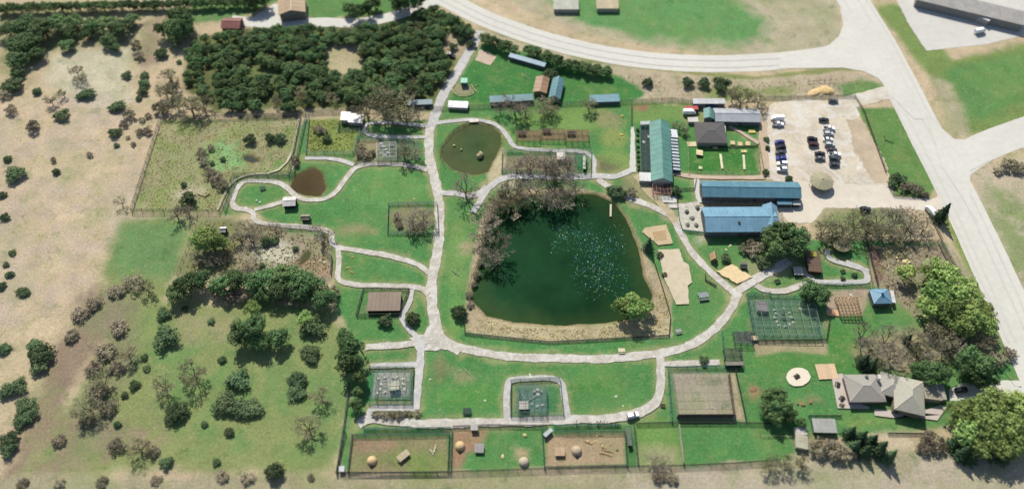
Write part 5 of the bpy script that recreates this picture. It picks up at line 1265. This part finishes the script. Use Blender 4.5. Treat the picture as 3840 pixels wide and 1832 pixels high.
# ---------------------------------------------------------------- vehicles
def ring(x, zb, zt, hw):
    c = min(.14, (zt-zb)*.35)
    return [(x, -hw+c, zb), (x, hw-c, zb), (x, hw, zb+c), (x, hw, zt-c), (x, hw-c, zt), (x, -hw+c, zt), (x, -hw, zt-c), (x, -hw, zb+c)]
def loft(st):
    b = MB(); n = 8
    for s in st: b.v += ring(*s)
    for k in range(len(st)-1):
        for i in range(n):
            j = (i+1) % n; b.f.append((k*n+i, k*n+j, (k+1)*n+j, (k+1)*n+i))
    b.f.append(tuple(range(n-1, -1, -1))); b.f.append(tuple((len(st)-1)*n+i for i in range(n)))
    return b
CARS = {
 'sedan': dict(body=[(-2.35, .35, .75, .75), (-2.25, .25, .95, .86), (-1.3, .22, 1.0, .91), (.9, .22, 1.0, .91), (2.0, .25, .84, .87), (2.35, .35, .66, .74)],
               cab=[(-1.8, .93, .98, .74), (-1.15, .93, 1.42, .68), (.15, .93, 1.45, .68), (1.05, .93, .98, .76)], roof=[(-1.1, 1.38, 1.47, .66), (-.4, 1.4, 1.52, .68), (.12, 1.39, 1.49, .66)], wx=1.4, wr=.33),
 'suv': dict(body=[(-2.4, .4, .95, .84), (-2.3, .3, 1.12, .94), (-1.2, .28, 1.14, .97), (.9, .28, 1.14, .97), (2.1, .3, 1.02, .93), (2.4, .42, .8, .8)],
             cab=[(-2.25, 1.05, 1.1, .82), (-1.95, 1.05, 1.72, .76), (.3, 1.05, 1.74, .76), (1.1, 1.05, 1.12, .84)], roof=[(-1.95, 1.7, 1.8, .74), (-.6, 1.72, 1.84, .76), (.28, 1.7, 1.8, .74)], wx=1.45, wr=.38),
 'pickup': dict(body=[(-2.8, .45, .95, .86), (-2.7, .36, 1.08, .96), (-.9, .34, 1.1, .98), (1.2, .34, 1.12, .98), (2.5, .36, 1.05, .95), (2.8, .46, .85, .82)],
                cab=[(-.9, 1.05, 1.1, .84), (-.75, 1.05, 1.74, .76), (.6, 1.05, 1.76, .76), (1.35, 1.05, 1.1, .84)], roof=[(-.75, 1.72, 1.82, .74), (0, 1.74, 1.86, .76), (.58, 1.72, 1.82, .74)], wx=1.75, wr=.4),
 'van': dict(body=[(-3.0, .4, 2.2, .92), (-2.9, .32, 2.4, 1.0), (1.2, .32, 2.4, 1.0), (1.9, .32, 2.1, .98), (2.6, .34, 1.25, .95), (3.0, .45, .9, .85)],
             cab=[(1.35, 1.3, 2.05, 1.01), (1.9, 1.3, 1.98, .99), (2.45, 1.24, 1.34, .95)], roof=[(-2.8, 2.36, 2.46, .9), (0, 2.38, 2.5, .92), (1.1, 2.36, 2.46, .9)], wx=1.9, wr=.38),
}
CM = {}
for k, d in CARS.items():
    wy = 0.84 if k == 'sedan' else .9
    b = MB().tube((0, -.12, 0), (0, .12, 0), d['wr'], d['wr'], 14)
    CM[k] = dict(body=loft(d['body']).mesh('body', PAINT), cab=loft(d['cab']).mesh('window', GLASS), roof=loft(d['roof']).mesh('roof', PAINT),
                 wheel=b.mesh('wheel', RUBBER), rim=MB().tube((0, -.13, 0), (0, .13, 0), d['wr']*.55, d['wr']*.55, 10).mesh('rim', CHROME),
                 hl=MB().box((0, 0, 0), (.12, .34, .16)).mesh('headlight', CHROME), tl=MB().box((0, 0, 0), (.1, .26, .2)).mesh('taillight', REDL),
                 bed=MB().box((0, 0, 0), (1.6, 1.5, .06)).mesh('bed', RUBBER))
def car(kind, col, reg, x, y, label, rz=0.0, group=None):
    p = W(reg, x, y, .8); d = CARS[kind]; m = CM[kind]
    t = thing('car' if kind in ('sedan', 'suv') else kind+('_truck' if kind == 'pickup' else ''), label, 'car' if kind in ('sedan', 'suv') else ('truck' if kind == 'pickup' else 'van'), (p.x, p.y, SHEETZ[0]-.02), rz, group)
    t.scale = (1.0, 1.0, 1.0)
    ob('body', m['body'], t, color=col); ob('window', m['cab'], t); ob('roof', m['roof'], t, color=col)
    if kind == 'pickup': ob('bed', m['bed'], t, (-1.8, 0, 1.09))
    for sx in (-1, 1):
        for sy in (-1, 1):
            o = ob('wheel', m['wheel'], t, (sx*d['wx'], sy*(.82 if kind == 'sedan' else .88), d['wr'])); ob('rim', m['rim'], o)
    f, bk = d['body'][-1], d['body'][0]
    for sy in (-1, 1):
        ob('headlight', m['hl'], t, (f[0]-.06, sy*.55, (f[1]+f[2])/2+.08)); ob('taillight', m['tl'], t, (bk[0]+.03, sy*.6, (bk[1]+bk[2])/2+.1))
    return t
WHT, SIL, BLK, DGR, NAVY, RED = (.75, .75, .75), (.42, .43, .44), (.012, .012, .014), (.06, .06, .065), (.03, .045, .22), (.35, .03, .025)
g1 = 'cars parked along the left of the lot'; g2 = 'cars parked in the middle of the lot'
P0 = math.pi
for kd, cl, x, y, lab, rz, g in [
    ('van', WHT, 215, 843, 'white van at the top left of the parking lot', P0, g1), ('pickup', WHT, 220, 882, 'white pickup just below the white van', 0, g1),
    ('sedan', NAVY, 232, 1008, 'dark blue car, uppermost of the left row of six', P0, g1), ('suv', BLK, 240, 1047, 'black car, second from top in the left row of six', P0, g1),
    ('sedan', DGR, 237, 1082, 'dark grey car, third from top in the left row of six', P0, g1), ('suv', NAVY, 243, 1127, 'dark blue car, fourth from top in the left row of six', P0, g1),
    ('suv', WHT, 250, 1162, 'white car, fifth from top in the left row of six', P0, g1), ('suv', WHT, 250, 1202, 'white car, lowest of the left row of six', P0, g1),
    ('sedan', BLK, 546, 851, 'black car parked alone at the top of the middle row', 0, g2), ('pickup', WHT, 582, 912, 'white pickup at the top of the middle column', 0, g2),
    ('suv', SIL, 578, 950, 'silver car just below the white pickup', 0, g2), ('sedan', WHT, 575, 989, 'white car, third down the middle column', 0, g2),
    ('suv', SIL, 588, 1028, 'silver car, fourth down the middle column', 0, g2), ('suv', BLK, 464, 989, 'black car left of the middle column, upper', 0, g2),
    ('suv', (.05, .02, .02), 474, 1028, 'dark maroon car left of the middle column, lower', 0, g2), ('sedan', BLK, 518, 1090, 'black car at the lower left of the middle cars', 0, g2),
    ('sedan', DGR, 604, 1064, 'dark car above the white truck', 0, g2), ('pickup', WHT, 622, 1097, 'white truck among dark cars low in the lot', 0, g2),
    ('sedan', (.16, .16, .17), 519, 1124, 'grey car at the lower left of the middle cars', 0, g2), ('suv', (.05, .06, .07), 622, 1128, 'dark car just below the white truck', 0, g2),
    ('sedan', DGR, 622, 1168, 'dark grey car, lowest in the lot', 0, g2), ('sedan', (.1, .1, .1), 612, 716, 'dark car at the top fence of the lot', 0, None)]:
    car(kd, cl, 'E', x, y, lab, rz+RNG.uniform(-.06, .04), g)
car('suv', (.03, .04, .04), 'J', 545, 302, 'dark car at the edge of the trees below the yard', 0)
car('suv', BLK, 'R', 1590, 448, 'black car on the driveway of the large house', .1)
car('pickup', NAVY, 'D', 1000, 270, 'dark blue pickup between the trailer and grey building', 0)
car('van', WHT, 'D', 775, 338, 'white van between the red trailer and low white roof', 0)
car('sedan', BLK, 'B', 1568, 412, 'black car parked at the wood edge', -.5)
car('suv', WHT, 'O', 1075, 528, 'white car on the bottom path beside the crowd', .25)
car('van', (.7, .7, .68), 'J', 1090, 322, 'white van beside the dark conifer at the road', 1.9)
car('van', WHT, 'E', 1650, 225, 'white van in the far top right car park', .3)

# ---------------------------------------------------------------- people on the bottom path
PPL = [(540, 585, 'dark coat', (.03, .03, .035)), (655, 608, 'black jacket', (.015, .015, .02)), (675, 602, 'grey shirt', (.2, .2, .2)), (735, 592, 'dark blue jacket', (.02, .03, .08)), (752, 600, 'black shirt', (.02, .02, .02)), (768, 590, 'brown coat', (.12, .07, .04)),
       (790, 602, 'white shirt', (.6, .6, .6)), (810, 600, 'red jacket', (.3, .04, .04)), (832, 598, 'dark green jacket', (.03, .06, .03)), (872, 602, 'grey coat', (.12, .12, .12)), (905, 598, 'navy shirt', (.02, .03, .06)), (928, 596, 'dark red shirt', (.14, .03, .03))]
for i, (x, y, cl, c_) in enumerate(PPL):
    p = W('O', x, y, .9); b = PM[i % 3]
    t = thing('person', 'person in a %s standing on the bottom path' % cl, 'person', (p.x, p.y, SHEETZ[0]), RNG.uniform(0, 6.28), 'people on the bottom path')
    ob('body', b[0], t); ob('shirt', b[1], t, color=c_); ob('trousers', b[2], t, color=(.03, .035, .05)); ob('hair', b[3], t, color=(.03, .02, .015))

# ---------------------------------------------------------------- shelters and furniture in the pens
def dome(label, reg, x, y, rpx, col):
    p = W(reg, x, y, .8); k = rpx*REG[reg][2]/ppm(p)
    t = thing('igloo_shelter', label, 'shelter', (p.x, p.y, 0))
    prof = [(k*math.cos(a), k*math.sin(a)*1.05) for a in [i*math.pi/2/7 for i in range(7)]]+[(.02, k*1.05)]
    MB().lathe([(k, -.1)]+prof, 24).build('dome', OBJ, t, color=col, smooth=True)
    b = MB(); n = 8
    pr = [(.55*math.cos(math.pi*i/n), .1+.75*math.sin(math.pi*i/n)) for i in range(n+1)]
    b.quadbox([(u, -k-.35, v) for u, v in pr], [(u, -k*.6, v) for u, v in pr]); b.build('entrance', OBJ, t, color=C(60, 50, 42))
    MB().lathe([(.3, k*1.0), (.3, k*1.06), (.1, k*1.1)], 10).build('vent_cap', OBJ, t, color=col)
CR = C(228, 196, 146)
dome('cream dome shelter in the leftmost bottom pen', 'N', 368, 955, 50, CR)
dome('cream dome shelter on bare earth in the middle bottom pen', 'N', 1210, 815, 50, CR)
dome('greyish dome shelter at the right of the middle bottom pen', 'N', 1822, 968, 52, C(206, 190, 166))
dome('greyish dome shelter in the sandy bottom pen', 'O', 542, 860, 52, C(206, 184, 158))
flatshed('shelter', 'tilted plank shelter in the leftmost bottom pen', 'shelter', 'N', [(605, 920), (700, 845), (735, 885), (630, 970)], 1.8, C(206, 190, 158), C(90, 76, 60), 1.5, .5)
flatshed('shelter', 'grey slatted shelter in the middle bottom pen', 'shelter', 'N', [(1355, 795), (1440, 795), (1440, 875), (1345, 872)], 1.7, C(176, 170, 166), C(110, 100, 90), 1.0, .5)
flatshed('shelter', 'tan box shelter in the sandy bottom pen', 'shelter', 'O', [(335, 832), (430, 830), (428, 905), (332, 905)], 1.6, C(206, 176, 142), C(120, 96, 72), 1.5, .3)
flatshed('shelter', 'small grey house on the fence above the middle bottom pen', 'shelter', 'N', [(1312, 618), (1378, 615), (1385, 662), (1312, 662)], 2.2, C(196, 190, 184), C(130, 122, 114), 1.5, .3)
flatshed('canopy', 'white tilted canopy between the middle and sandy pens', 'canopy', 'O', [(222, 700), (290, 648), (322, 655), (240, 735)], 2.2, C(214, 220, 214), C(40, 44, 44), 1.5, .4)
flatshed('gate_hut', 'small white hut at the bottom left corner', 'hut', 'N', [(55, 1012), (105, 1008), (105, 1055), (48, 1058)], 2.0, C(226, 224, 226), panel=2)
flatshed('keeper_hut', 'grey hut at the right of the sandy pen', 'hut', 'O', [(1015, 640), (1050, 640), (1075, 810), (1035, 815)], 2.2, C(110, 116, 106), C(50, 54, 50), 2)
gable('hut', 'white-roofed black hut beside the brown pond', 'hut', 'F', [(1500, 885), (1590, 880), (1655, 950), (1500, 960)], 2.6, 3.4, C(226, 220, 214), C(40, 40, 44), 2)
gable('hut', 'small brown hut on the left lawn', 'hut', 'F', [(1665, 1045), (1745, 1040), (1755, 1085), (1668, 1085)], 1.8, 2.6, C(150, 134, 116), C(30, 26, 24), 2)
gable('hut', 'small white hut at the top of the left pen', 'hut', 'K', [(670, 245), (725, 250), (745, 285), (680, 290)], 2.0, 2.8, C(232, 226, 220), C(30, 28, 26), 2)
gable('tent', 'tan pointed shelter above the sand pit', 'shelter', 'I', [(650, 860), (700, 855), (712, 920), (660, 925)], 1.8, 3.4, C(196, 160, 122), C(150, 120, 92), 2)
gable('hut', 'small dark shed right of the sand pit', 'hut', 'I', [(925, 945), (985, 950), (990, 985), (930, 985)], 1.8, 2.4, C(110, 106, 100), C(50, 46, 44), 2)
flatshed('shed', 'dark slatted box shelter at the path fork', 'shelter', 'I', [(1415, 985), (1500, 985), (1505, 1050), (1420, 1052)], 1.8, C(206, 202, 190), C(40, 40, 36), 1.0, .3)
flatshed('greenhouse', 'pale lattice shed below the large house', 'shed', 'R', [(400, 665), (610, 680), (600, 775), (440, 780)], 2.4, C(176, 176, 168), C(110, 120, 104), 1.4, .3)
flatshed('shed', 'pale square shed below the lattice shed', 'shed', 'R', [(285, 800), (375, 795), (385, 905), (285, 905)], 2.4, C(190, 186, 160), panel=2)
flatshed('shed', 'small white shed above the pale square shed', 'shed', 'R', [(270, 740), (365, 740), (380, 795), (280, 795)], 2.0, C(214, 206, 192), panel=2)
flatshed('shed', 'white hut in the lower right of the lion path', 'hut', 'Q', [(595, 705), (665, 705), (665, 740), (600, 742)], 1.6, C(226, 206, 170), panel=2)
flatshed('play_tower', 'pale green play tower on the upper lawn', 'play tower', 'B', [(1640, 580), (1690, 580), (1690, 610), (1640, 610)], 3.0, C(150, 214, 190), C(70, 130, 110), 2)
for (x, y, lb) in ((1222, 640, 'leftmost'), (1298, 650, 'middle'), (1378, 648, 'rightmost')):
    deck('planter', 'square sand-coloured planter, %s of three by the dark house' % lb, 'D', [(x-24, y-18), (x+22, y-18), (x+26, y+20), (x-22, y+20)], .5, C(232, 206, 160), .6, cat='planter')
deck('planter', 'yellowish planter above the three square planters', 'D', [(1385, 505), (1455, 505), (1455, 540), (1385, 540)], .5, C(226, 206, 120), .7, cat='planter')
deck('planter', 'pale platform left of the dark house', 'D', [(755, 632), (850, 630), (850, 678), (760, 680)], .4, C(232, 220, 170), .9, cat='platform')
deck('beam', 'long pale beam on the fenced lawn, left of two', 'D', [(1085, 755), (1108, 755), (1128, 905), (1105, 908)], .5, C(236, 226, 190), 1.2, cat='beam')
deck('beam', 'long pale beam on the fenced lawn, right of two', 'D', [(1322, 765), (1345, 765), (1355, 912), (1332, 915)], .5, C(236, 226, 190), 1.2, cat='beam')
deck('bench', 'pale low bench on the fenced lawn at the top', 'D', [(1310, 715), (1368, 715), (1368, 740), (1310, 740)], .5, C(232, 220, 160), .6, cat='bench')
deck('bench', 'pale low bench on the fenced lawn below the house', 'D', [(1020, 682), (1068, 680), (1068, 705), (1020, 705)], .5, C(226, 206, 150), .6, cat='bench')
deck('bench', 'pale low bench on the fenced lawn at lower left', 'D', [(875, 882), (910, 882), (910, 910), (875, 910)], .5, C(232, 220, 180), .6, cat='bench')
flatshed('goat_house', 'cream goat house on the fenced lawn', 'hutch', 'D', [(852, 712), (915, 712), (918, 765), (852, 765)], 1.4, C(236, 220, 170), C(60, 50, 40), 1.5)

def table(label, reg, x, y, col, rz=0.0, sc=1.0):
    p = W(reg, x, y, .5)
    t = thing('picnic_table', label, 'picnic table', (p.x, p.y, .02), rz); t.scale = (sc, sc, sc)
    MB().box((0, 0, .74), (2.0, .8, .06)).build('tabletop', WOOD, t, color=col)
    for s in (-1, 1):
        MB().box((0, s*.72, .45), (2.0, .3, .05)).build('bench_seat', WOOD, t, color=col)
        b = MB().tube((s*.7, -.75, 0), (s*.7, -.2, .72), .05).tube((s*.7, .75, 0), (s*.7, .2, .72), .05).box((s*.7, 0, .42), (.08, 1.5, .08)); b.build('leg', WOOD, t, color=col)
table('dark picnic table above the bottom path at left', 'L', 1130, 1110, C(60, 76, 72), 0, 1.5)
table('cream picnic table above the bottom loop path', 'M', 1410, 815, C(226, 214, 180), 0, 1.3)
table('grey picnic table right of the pond fence', 'M', 1888, 652, C(170, 166, 160), .2, 1.2)
table('grey picnic table below the court', 'Q', 100, 305, C(150, 156, 160), .15, 2.0)
table('dark picnic table on the left lawn by the hut path', 'F', 1315, 800, C(70, 90, 76), .4, 1.2)
table('dark table in the middle of the white fire circle', 'R', 292, 340, C(50, 44, 40), .5, 1.1)
table('dark table set on the house terrace, upper', 'R', 615, 405, C(44, 42, 42), 1.2, 1.1)
table('dark table set on the house terrace, lower', 'R', 650, 515, C(44, 42, 42), .8, 1.1)
table('brown bench on the bottom path bend', 'O', 1365, 432, C(70, 54, 44), -.2, .9)
table('small dark table above the fork of paths', 'Q', 862, 148, C(50, 56, 50), .3, 1.1)
table('small dark table on the oval lawn by the slatted shed', 'J', 360, 820, C(50, 50, 44), .3, 1.0)
for i in range(5):
    p = W('I', 175+i*3, 660+i*18, .4)
    t = thing('bench', 'plank bench on the wood chip pad, %s row from the top' % ['first', 'second', 'third', 'fourth', 'fifth'][i], 'bench', (p.x, p.y, .1), .15)
    MB().box((0, 0, .42), (5.5, .4, .07)).build('seat', WOOD, t, color=C(206, 170, 120))
    lg = MB().box((0, 0, .19), (.12, .36, .4)).mesh('leg', WOOD)
    for s in (-2.4, 0, 2.4): ob('leg', lg, t, (s, 0, 0), 0, C(120, 92, 66))

# rocks
def rockmesh(seed):
    rs = np.random.RandomState(seed); b = MB(); n, mrows = 9, 5
    for k in range(mrows):
        ph = math.pi/2*k/(mrows-1)*1.0
        for i in range(n):
            t = 2*math.pi*i/n; q = 1+rs.uniform(-.2, .2)
            b.v.append((math.cos(ph)*math.cos(t)*q, math.cos(ph)*math.sin(t)*q*.85, math.sin(ph)*.8*(1+rs.uniform(-.12, .12))-.08))
    for k in range(mrows-1):
        for i in range(n):
            j = (i+1) % n; b.f.append((k*n+i, k*n+j, (k+1)*n+j, (k+1)*n+i))
    return b.mesh('boulder', ROCK, True)
RM = [rockmesh(s) for s in range(5)]
def rocks(reg, col, what, where, items, name='boulder', cat='rock', zs=1.0):
    items = sorted(items)
    for i, (x, y, r_) in enumerate(items):
        p = W(reg, x, y, .2); k = r_*REG[reg][2]/ppm(p)
        lab = '%s %s' % (what, where) if len(items) == 1 else '%s, %s of those %s' % (what, ordinal(i, len(items)), where)
        o = ob(name, RM[RNG.randrange(5)], None, (p.x, p.y, .02), RNG.uniform(0, 6.28), jit(col, .12)); o.scale = (k, k*RNG.uniform(.7, 1), k*RNG.uniform(.6, .9)*zs)
        tag(o, lab, cat, (what+' '+where) if len(items) > 1 else None)
GREY = C(190, 188, 180); WROCK = C(232, 228, 214)
rocks('I', C(130, 130, 120), 'grey boulder', 'on the gravel beside the blue building', [(430, 480, 32), (528, 445, 36), (482, 540, 34), (440, 600, 34), (516, 603, 36)], zs=1.5)
rocks('Q', GREY, 'pale rock', 'around the pool in the large aviary', [(835, 440, 20), (850, 480, 22), (835, 520, 20), (860, 560, 20), (880, 600, 22), (930, 430, 20), (985, 470, 20), (1010, 520, 26), (1030, 570, 20), (990, 590, 22), (940, 610, 20), (1100, 430, 24)])
rocks('Q', C(90, 104, 100), 'dark rock', 'in the middle of the large aviary', [(920, 480, 30), (930, 530, 34), (1015, 530, 14)])
rocks('L', WROCK, 'white rock', 'in the white-rock cage', [(450, 860, 16), (470, 900, 18), (460, 940, 18), (500, 850, 16), (560, 850, 20), (590, 850, 16), (640, 900, 18), (650, 940, 20), (600, 965, 18), (550, 970, 18), (500, 960, 16), (640, 860, 14), (440, 970, 16)])
rocks('N', GREY, 'grey rock', 'in the middle rock cage', [(1920, 300, 26), (1960, 285, 22), (1990, 300, 20), (1960, 330, 26), (1900, 420, 18), (1950, 440, 20), (2000, 430, 18), (1925, 350, 20)])
rocks('G', C(206, 204, 198), 'pale rock', 'in the rock cage by the main path', [(905, 450, 36), (930, 480, 30), (905, 560, 26), (950, 590, 28), (985, 560, 26), (960, 520, 24)])
rocks('G', C(80, 84, 92), 'dark slate rock', 'in the rock cage by the main path', [(915, 495, 26), (1030, 475, 34), (1040, 560, 30)])
rocks('J', C(232, 216, 160), 'cream rock', 'in the brown pen by the road', [(815, 705, 14), (825, 735, 12), (880, 735, 22), (915, 745, 20), (900, 725, 16)])
rocks('J', C(60, 44, 36), 'dark rock', 'in the brown pen by the road', [(1063, 688, 12)])
rocks('J', C(230, 226, 210), 'white rock', 'in the reddish pergola pen', [(430, 1020, 18), (445, 1035, 14), (418, 1042, 12)])
rocks('K', C(214, 206, 176), 'pale rock', 'on the stony ground of the left pen', [(1080, 470, 18), (1120, 500, 20), (1150, 460, 16), (1200, 430, 18), (1250, 450, 18), (1180, 500, 18), (1230, 500, 16), (1300, 520, 18), (1540, 570, 16), (1600, 560, 14), (1640, 575, 16), (1340, 390, 16), (1280, 480, 14), (1100, 540, 14)])
rocks('O', C(206, 176, 130), 'tan rock', 'heaped in the sandy bottom pen', [(650, 775, 20), (685, 790, 16), (740, 725, 16), (720, 775, 14), (790, 820, 22), (815, 835, 14), (770, 790, 14), (840, 760, 12), (800, 870, 12), (860, 800, 12)])
rocks('O', C(60, 44, 34), 'dark rock', 'in the sandy bottom pen', [(930, 858, 12)])
rocks('N', C(216, 200, 150), 'cream rock', 'in the middle bottom pen', [(1620, 920, 24), (1830, 715, 26)])
rocks('B', C(220, 206, 150), 'cream rock', 'in the upper pond', [(1590, 1080, 10), (1645, 1110, 10)], zs=1.6)
rocks('B', C(196, 176, 136), 'muddy islet', 'in the upper pond', [(1785, 1155, 36)], 'islet', 'islet', 1.6)
rocks('F', C(200, 186, 140), 'pale rock', 'in the meadow pen', [(1475, 515, 14), (1070, 605, 12), (1360, 630, 12), (960, 590, 12), (900, 755, 10), (620, 800, 14), (640, 790, 12), (560, 820, 12)])
rocks('G', C(226, 214, 176), 'pale rock', 'on the left lawn', [(630, 955, 10), (1305, 1115, 14)])
rocks('F', C(200, 224, 190), 'pale stone', 'on the looped path lawn', [(1260, 915, 16), (1290, 930, 14), (1105, 905, 8)])
rocks('N', C(226, 220, 200), 'white stone', 'on the near lawn', [(925, 183, 14), (1885, 135, 14), (1450, 385, 14), (1020, 470, 9)])
rocks('O', C(226, 232, 206), 'white stone', 'on the lawn right of the middle cage', [(920, 345, 16), (95, 135, 14), (985, 435, 10)])
rocks('D', C(236, 210, 120), 'yellowish bale', 'on the lawn left of the green barn', [(92, 370, 20), (85, 560, 20), (75, 450, 12), (100, 590, 12)], 'straw_bale', 'bale')
rocks('L', C(196, 160, 110), 'brown stump', 'on the left path lawn', [(205, 10, 12), (250, 45, 12)], 'stump', 'stump')
rocks('I', C(236, 226, 170), 'cream stone', 'on the lawn below the blue building', [(835, 785, 16), (795, 825, 16), (880, 770, 10), (820, 795, 10)])
rocks('I', C(236, 206, 160), 'sandstone block', 'in the sand pit', [(825, 1060, 14), (880, 1020, 16), (900, 1060, 14), (860, 1090, 12), (940, 1060, 14)])
rocks('K', C(216, 166, 90), 'orange stump', 'on the middle left lawn', [(1895, 525, 16), (1860, 620, 12), (1885, 660, 14)], 'stump', 'stump')
rocks('E', C(240, 206, 146), 'heap of tan mulch', 'above the parking lot', [(560, 640, 62)], 'mulch_heap', 'heap', .6)
rocks('E', C(232, 200, 146), 'low heap of pale mulch', 'above the parking lot', [(480, 655, 50)], 'mulch_heap', 'heap', .4)
rocks('R', C(160, 128, 96), 'rusty stone ring', 'on the lawn left of the house', [(340, 560, 22), (400, 545, 18), (300, 555, 16)])
rocks('O', C(156, 120, 92), 'reddish earth mound', 'beside the big netted enclosure', [(2235, 275, 40)], 'earth_mound', 'mound', .3)

# logs
def logs(reg, col, what, where, items, r_=.22):
    for i, (x0, y0, x1, y1) in enumerate(sorted(items)):
        a, b = W(reg, x0, y0, .25), W(reg, x1, y1, .25); o = a.copy()
        lab = '%s %s' % (what, where) if len(items) == 1 else '%s, %s of those %s' % (what, ordinal(i, len(items)), where)
        L = (b-a).length; m = MB()
        k = 6; pr = Vector((0, 0, 0))
        for s in range(k):
            q = (b-a)*((s+1)/k)+Vector((RNG.uniform(-.08, .08), RNG.uniform(-.08, .08), RNG.uniform(-.03, .05)))
            m.tube(pr, q, r_*(1-.07*s), r_*(1-.07*(s+1)), 7); pr = q
        m.tube((b-a)*.6, (b-a)*.6+Vector((.3, .25, .45)), r_*.4, r_*.2, 5)
        t = m.build('log', WOOD, None, o, 0, jit(col, .1)); tag(t, lab, 'log', what+' '+where if len(items) > 1 else None)
logs('B', C(226, 210, 150), 'pale log', 'in the play ring on the upper lawn', [(1575, 660, 1590, 690), (1592, 692, 1630, 715), (1635, 716, 1690, 715), (1692, 713, 1730, 700), (1732, 698, 1738, 665), (1735, 655, 1720, 625), (1740, 660, 1770, 690), (1745, 640, 1775, 630), (1580, 650, 1600, 630), (1640, 620, 1660, 640)])
logs('M', C(150, 146, 130), 'grey log', 'on the grass left of the pond', [(-10, 140, 45, 185)])
logs('J', C(220, 206, 160), 'pale fallen log', 'in the brown pen by the road', [(665, 755, 735, 800), (735, 800, 745, 770)])
logs('N', C(226, 214, 180), 'bleached log', 'in the leftmost bottom pen', [(960, 880, 985, 800), (920, 850, 960, 900)], .3)
logs('O', C(196, 156, 110), 'tan pole', 'lying in the sandy bottom pen', [(760, 880, 890, 915), (780, 850, 900, 880), (620, 770, 680, 800), (740, 720, 780, 715)], .15)
logs('F', C(120, 80, 56), 'dark branch', 'in the meadow pen', [(715, 855, 785, 880), (785, 880, 830, 850)])
logs('N', C(190, 180, 150), 'grey branch', 'on the near lawn', [(1240, 70, 1300, 130)], .15)
logs('N', C(190, 186, 176), 'grey climbing pole', 'in the middle rock cage', [(1805, 320, 1830, 370), (1860, 390, 1960, 320)], .2)
logs('E', C(90, 76, 60), 'dark fallen pole', 'on the parking verge', [(975, 960, 980, 990), (980, 990, 1045, 1015)], .15)
logs('C', C(226, 220, 190), 'white plank', 'on the upper lawn', [(630, 432, 712, 485)], .12)
logs('B', C(220, 180, 130), 'felled trunk', 'by the wood road', [(1530, 330, 1560, 300), (1540, 360, 1580, 380)], .3)
logs('H', C(176, 160, 130), 'drowned branch', 'in the pond below the bare trees', [(880, 500, 905, 560), (800, 500, 805, 540), (1080, 470, 1085, 500), (340, 940, 400, 1000)], .14)
# lamp post by the driveway
p = W('R', 1905, 262, 0)
t = thing('lamp_post', 'tall lamp post beside the house driveway', 'lamp post', p)
MB().tube((0, 0, -.1), (0, 0, 9.0), .16, .09, 8).build('pole', OBJ, t, color=C(120, 120, 120))
MB().tube((0, 0, 8.9), (1.6, 0, 9.2), .06, .05, 6).build('arm', OBJ, t, color=C(120, 120, 120))
MB().box((1.9, 0, 9.2), (.8, .35, .16)).build('lamp_head', OBJ, t, color=C(150, 150, 146))
# sun glints on the pond, imitated by small coloured flecks
rs = np.random.RandomState(5); poly = WL('H', [(850, 620), (960, 590), (1200, 620), (1400, 700), (1450, 900), (1440, 1150), (1400, 1280), (1100, 1240), (1010, 1080), (980, 880), (800, 830), (830, 720)])
xs = [q.x for q in poly]; ys = [q.y for q in poly]
for ci, (cl, n) in enumerate([(C(226, 236, 224), 90), (C(70, 140, 110), 620), (C(40, 84, 140), 200), (C(176, 176, 100), 50)]):
    x = rs.uniform(min(xs), max(xs), n*5); y = rs.uniform(min(ys), max(ys), n*5)
    k = (sdist(x, y, poly) > rs.uniform(-3, 9, len(x))+fbm(x, y, 7, 4)*14) & (sdist(x, y, WL(*PONDS['big'])) > 2); x, y = x[k][:n], y[k][:n]
    b = MB()
    for u, v in zip(x, y):
        s = rs.uniform(.1, .3)*(.9 if ci == 0 else 1); a = rs.uniform(0, 6.28)
        pts = [(u+s*rs.uniform(.6, 1)*math.cos(a+i*1.05), v+s*rs.uniform(.4, .8)*math.sin(a+i*1.05)) for i in range(6)]
        b.prism(pts, -.44, -.37)
    o = b.build('glint_flecks', OBJ, None, color=cl); o['kind'] = 'stuff'; o['label'] = ['white', 'pale green', 'bluish', 'yellowish'][ci]+' flecks imitating sun glints on the right half of the pond'; o['category'] = 'flecks'
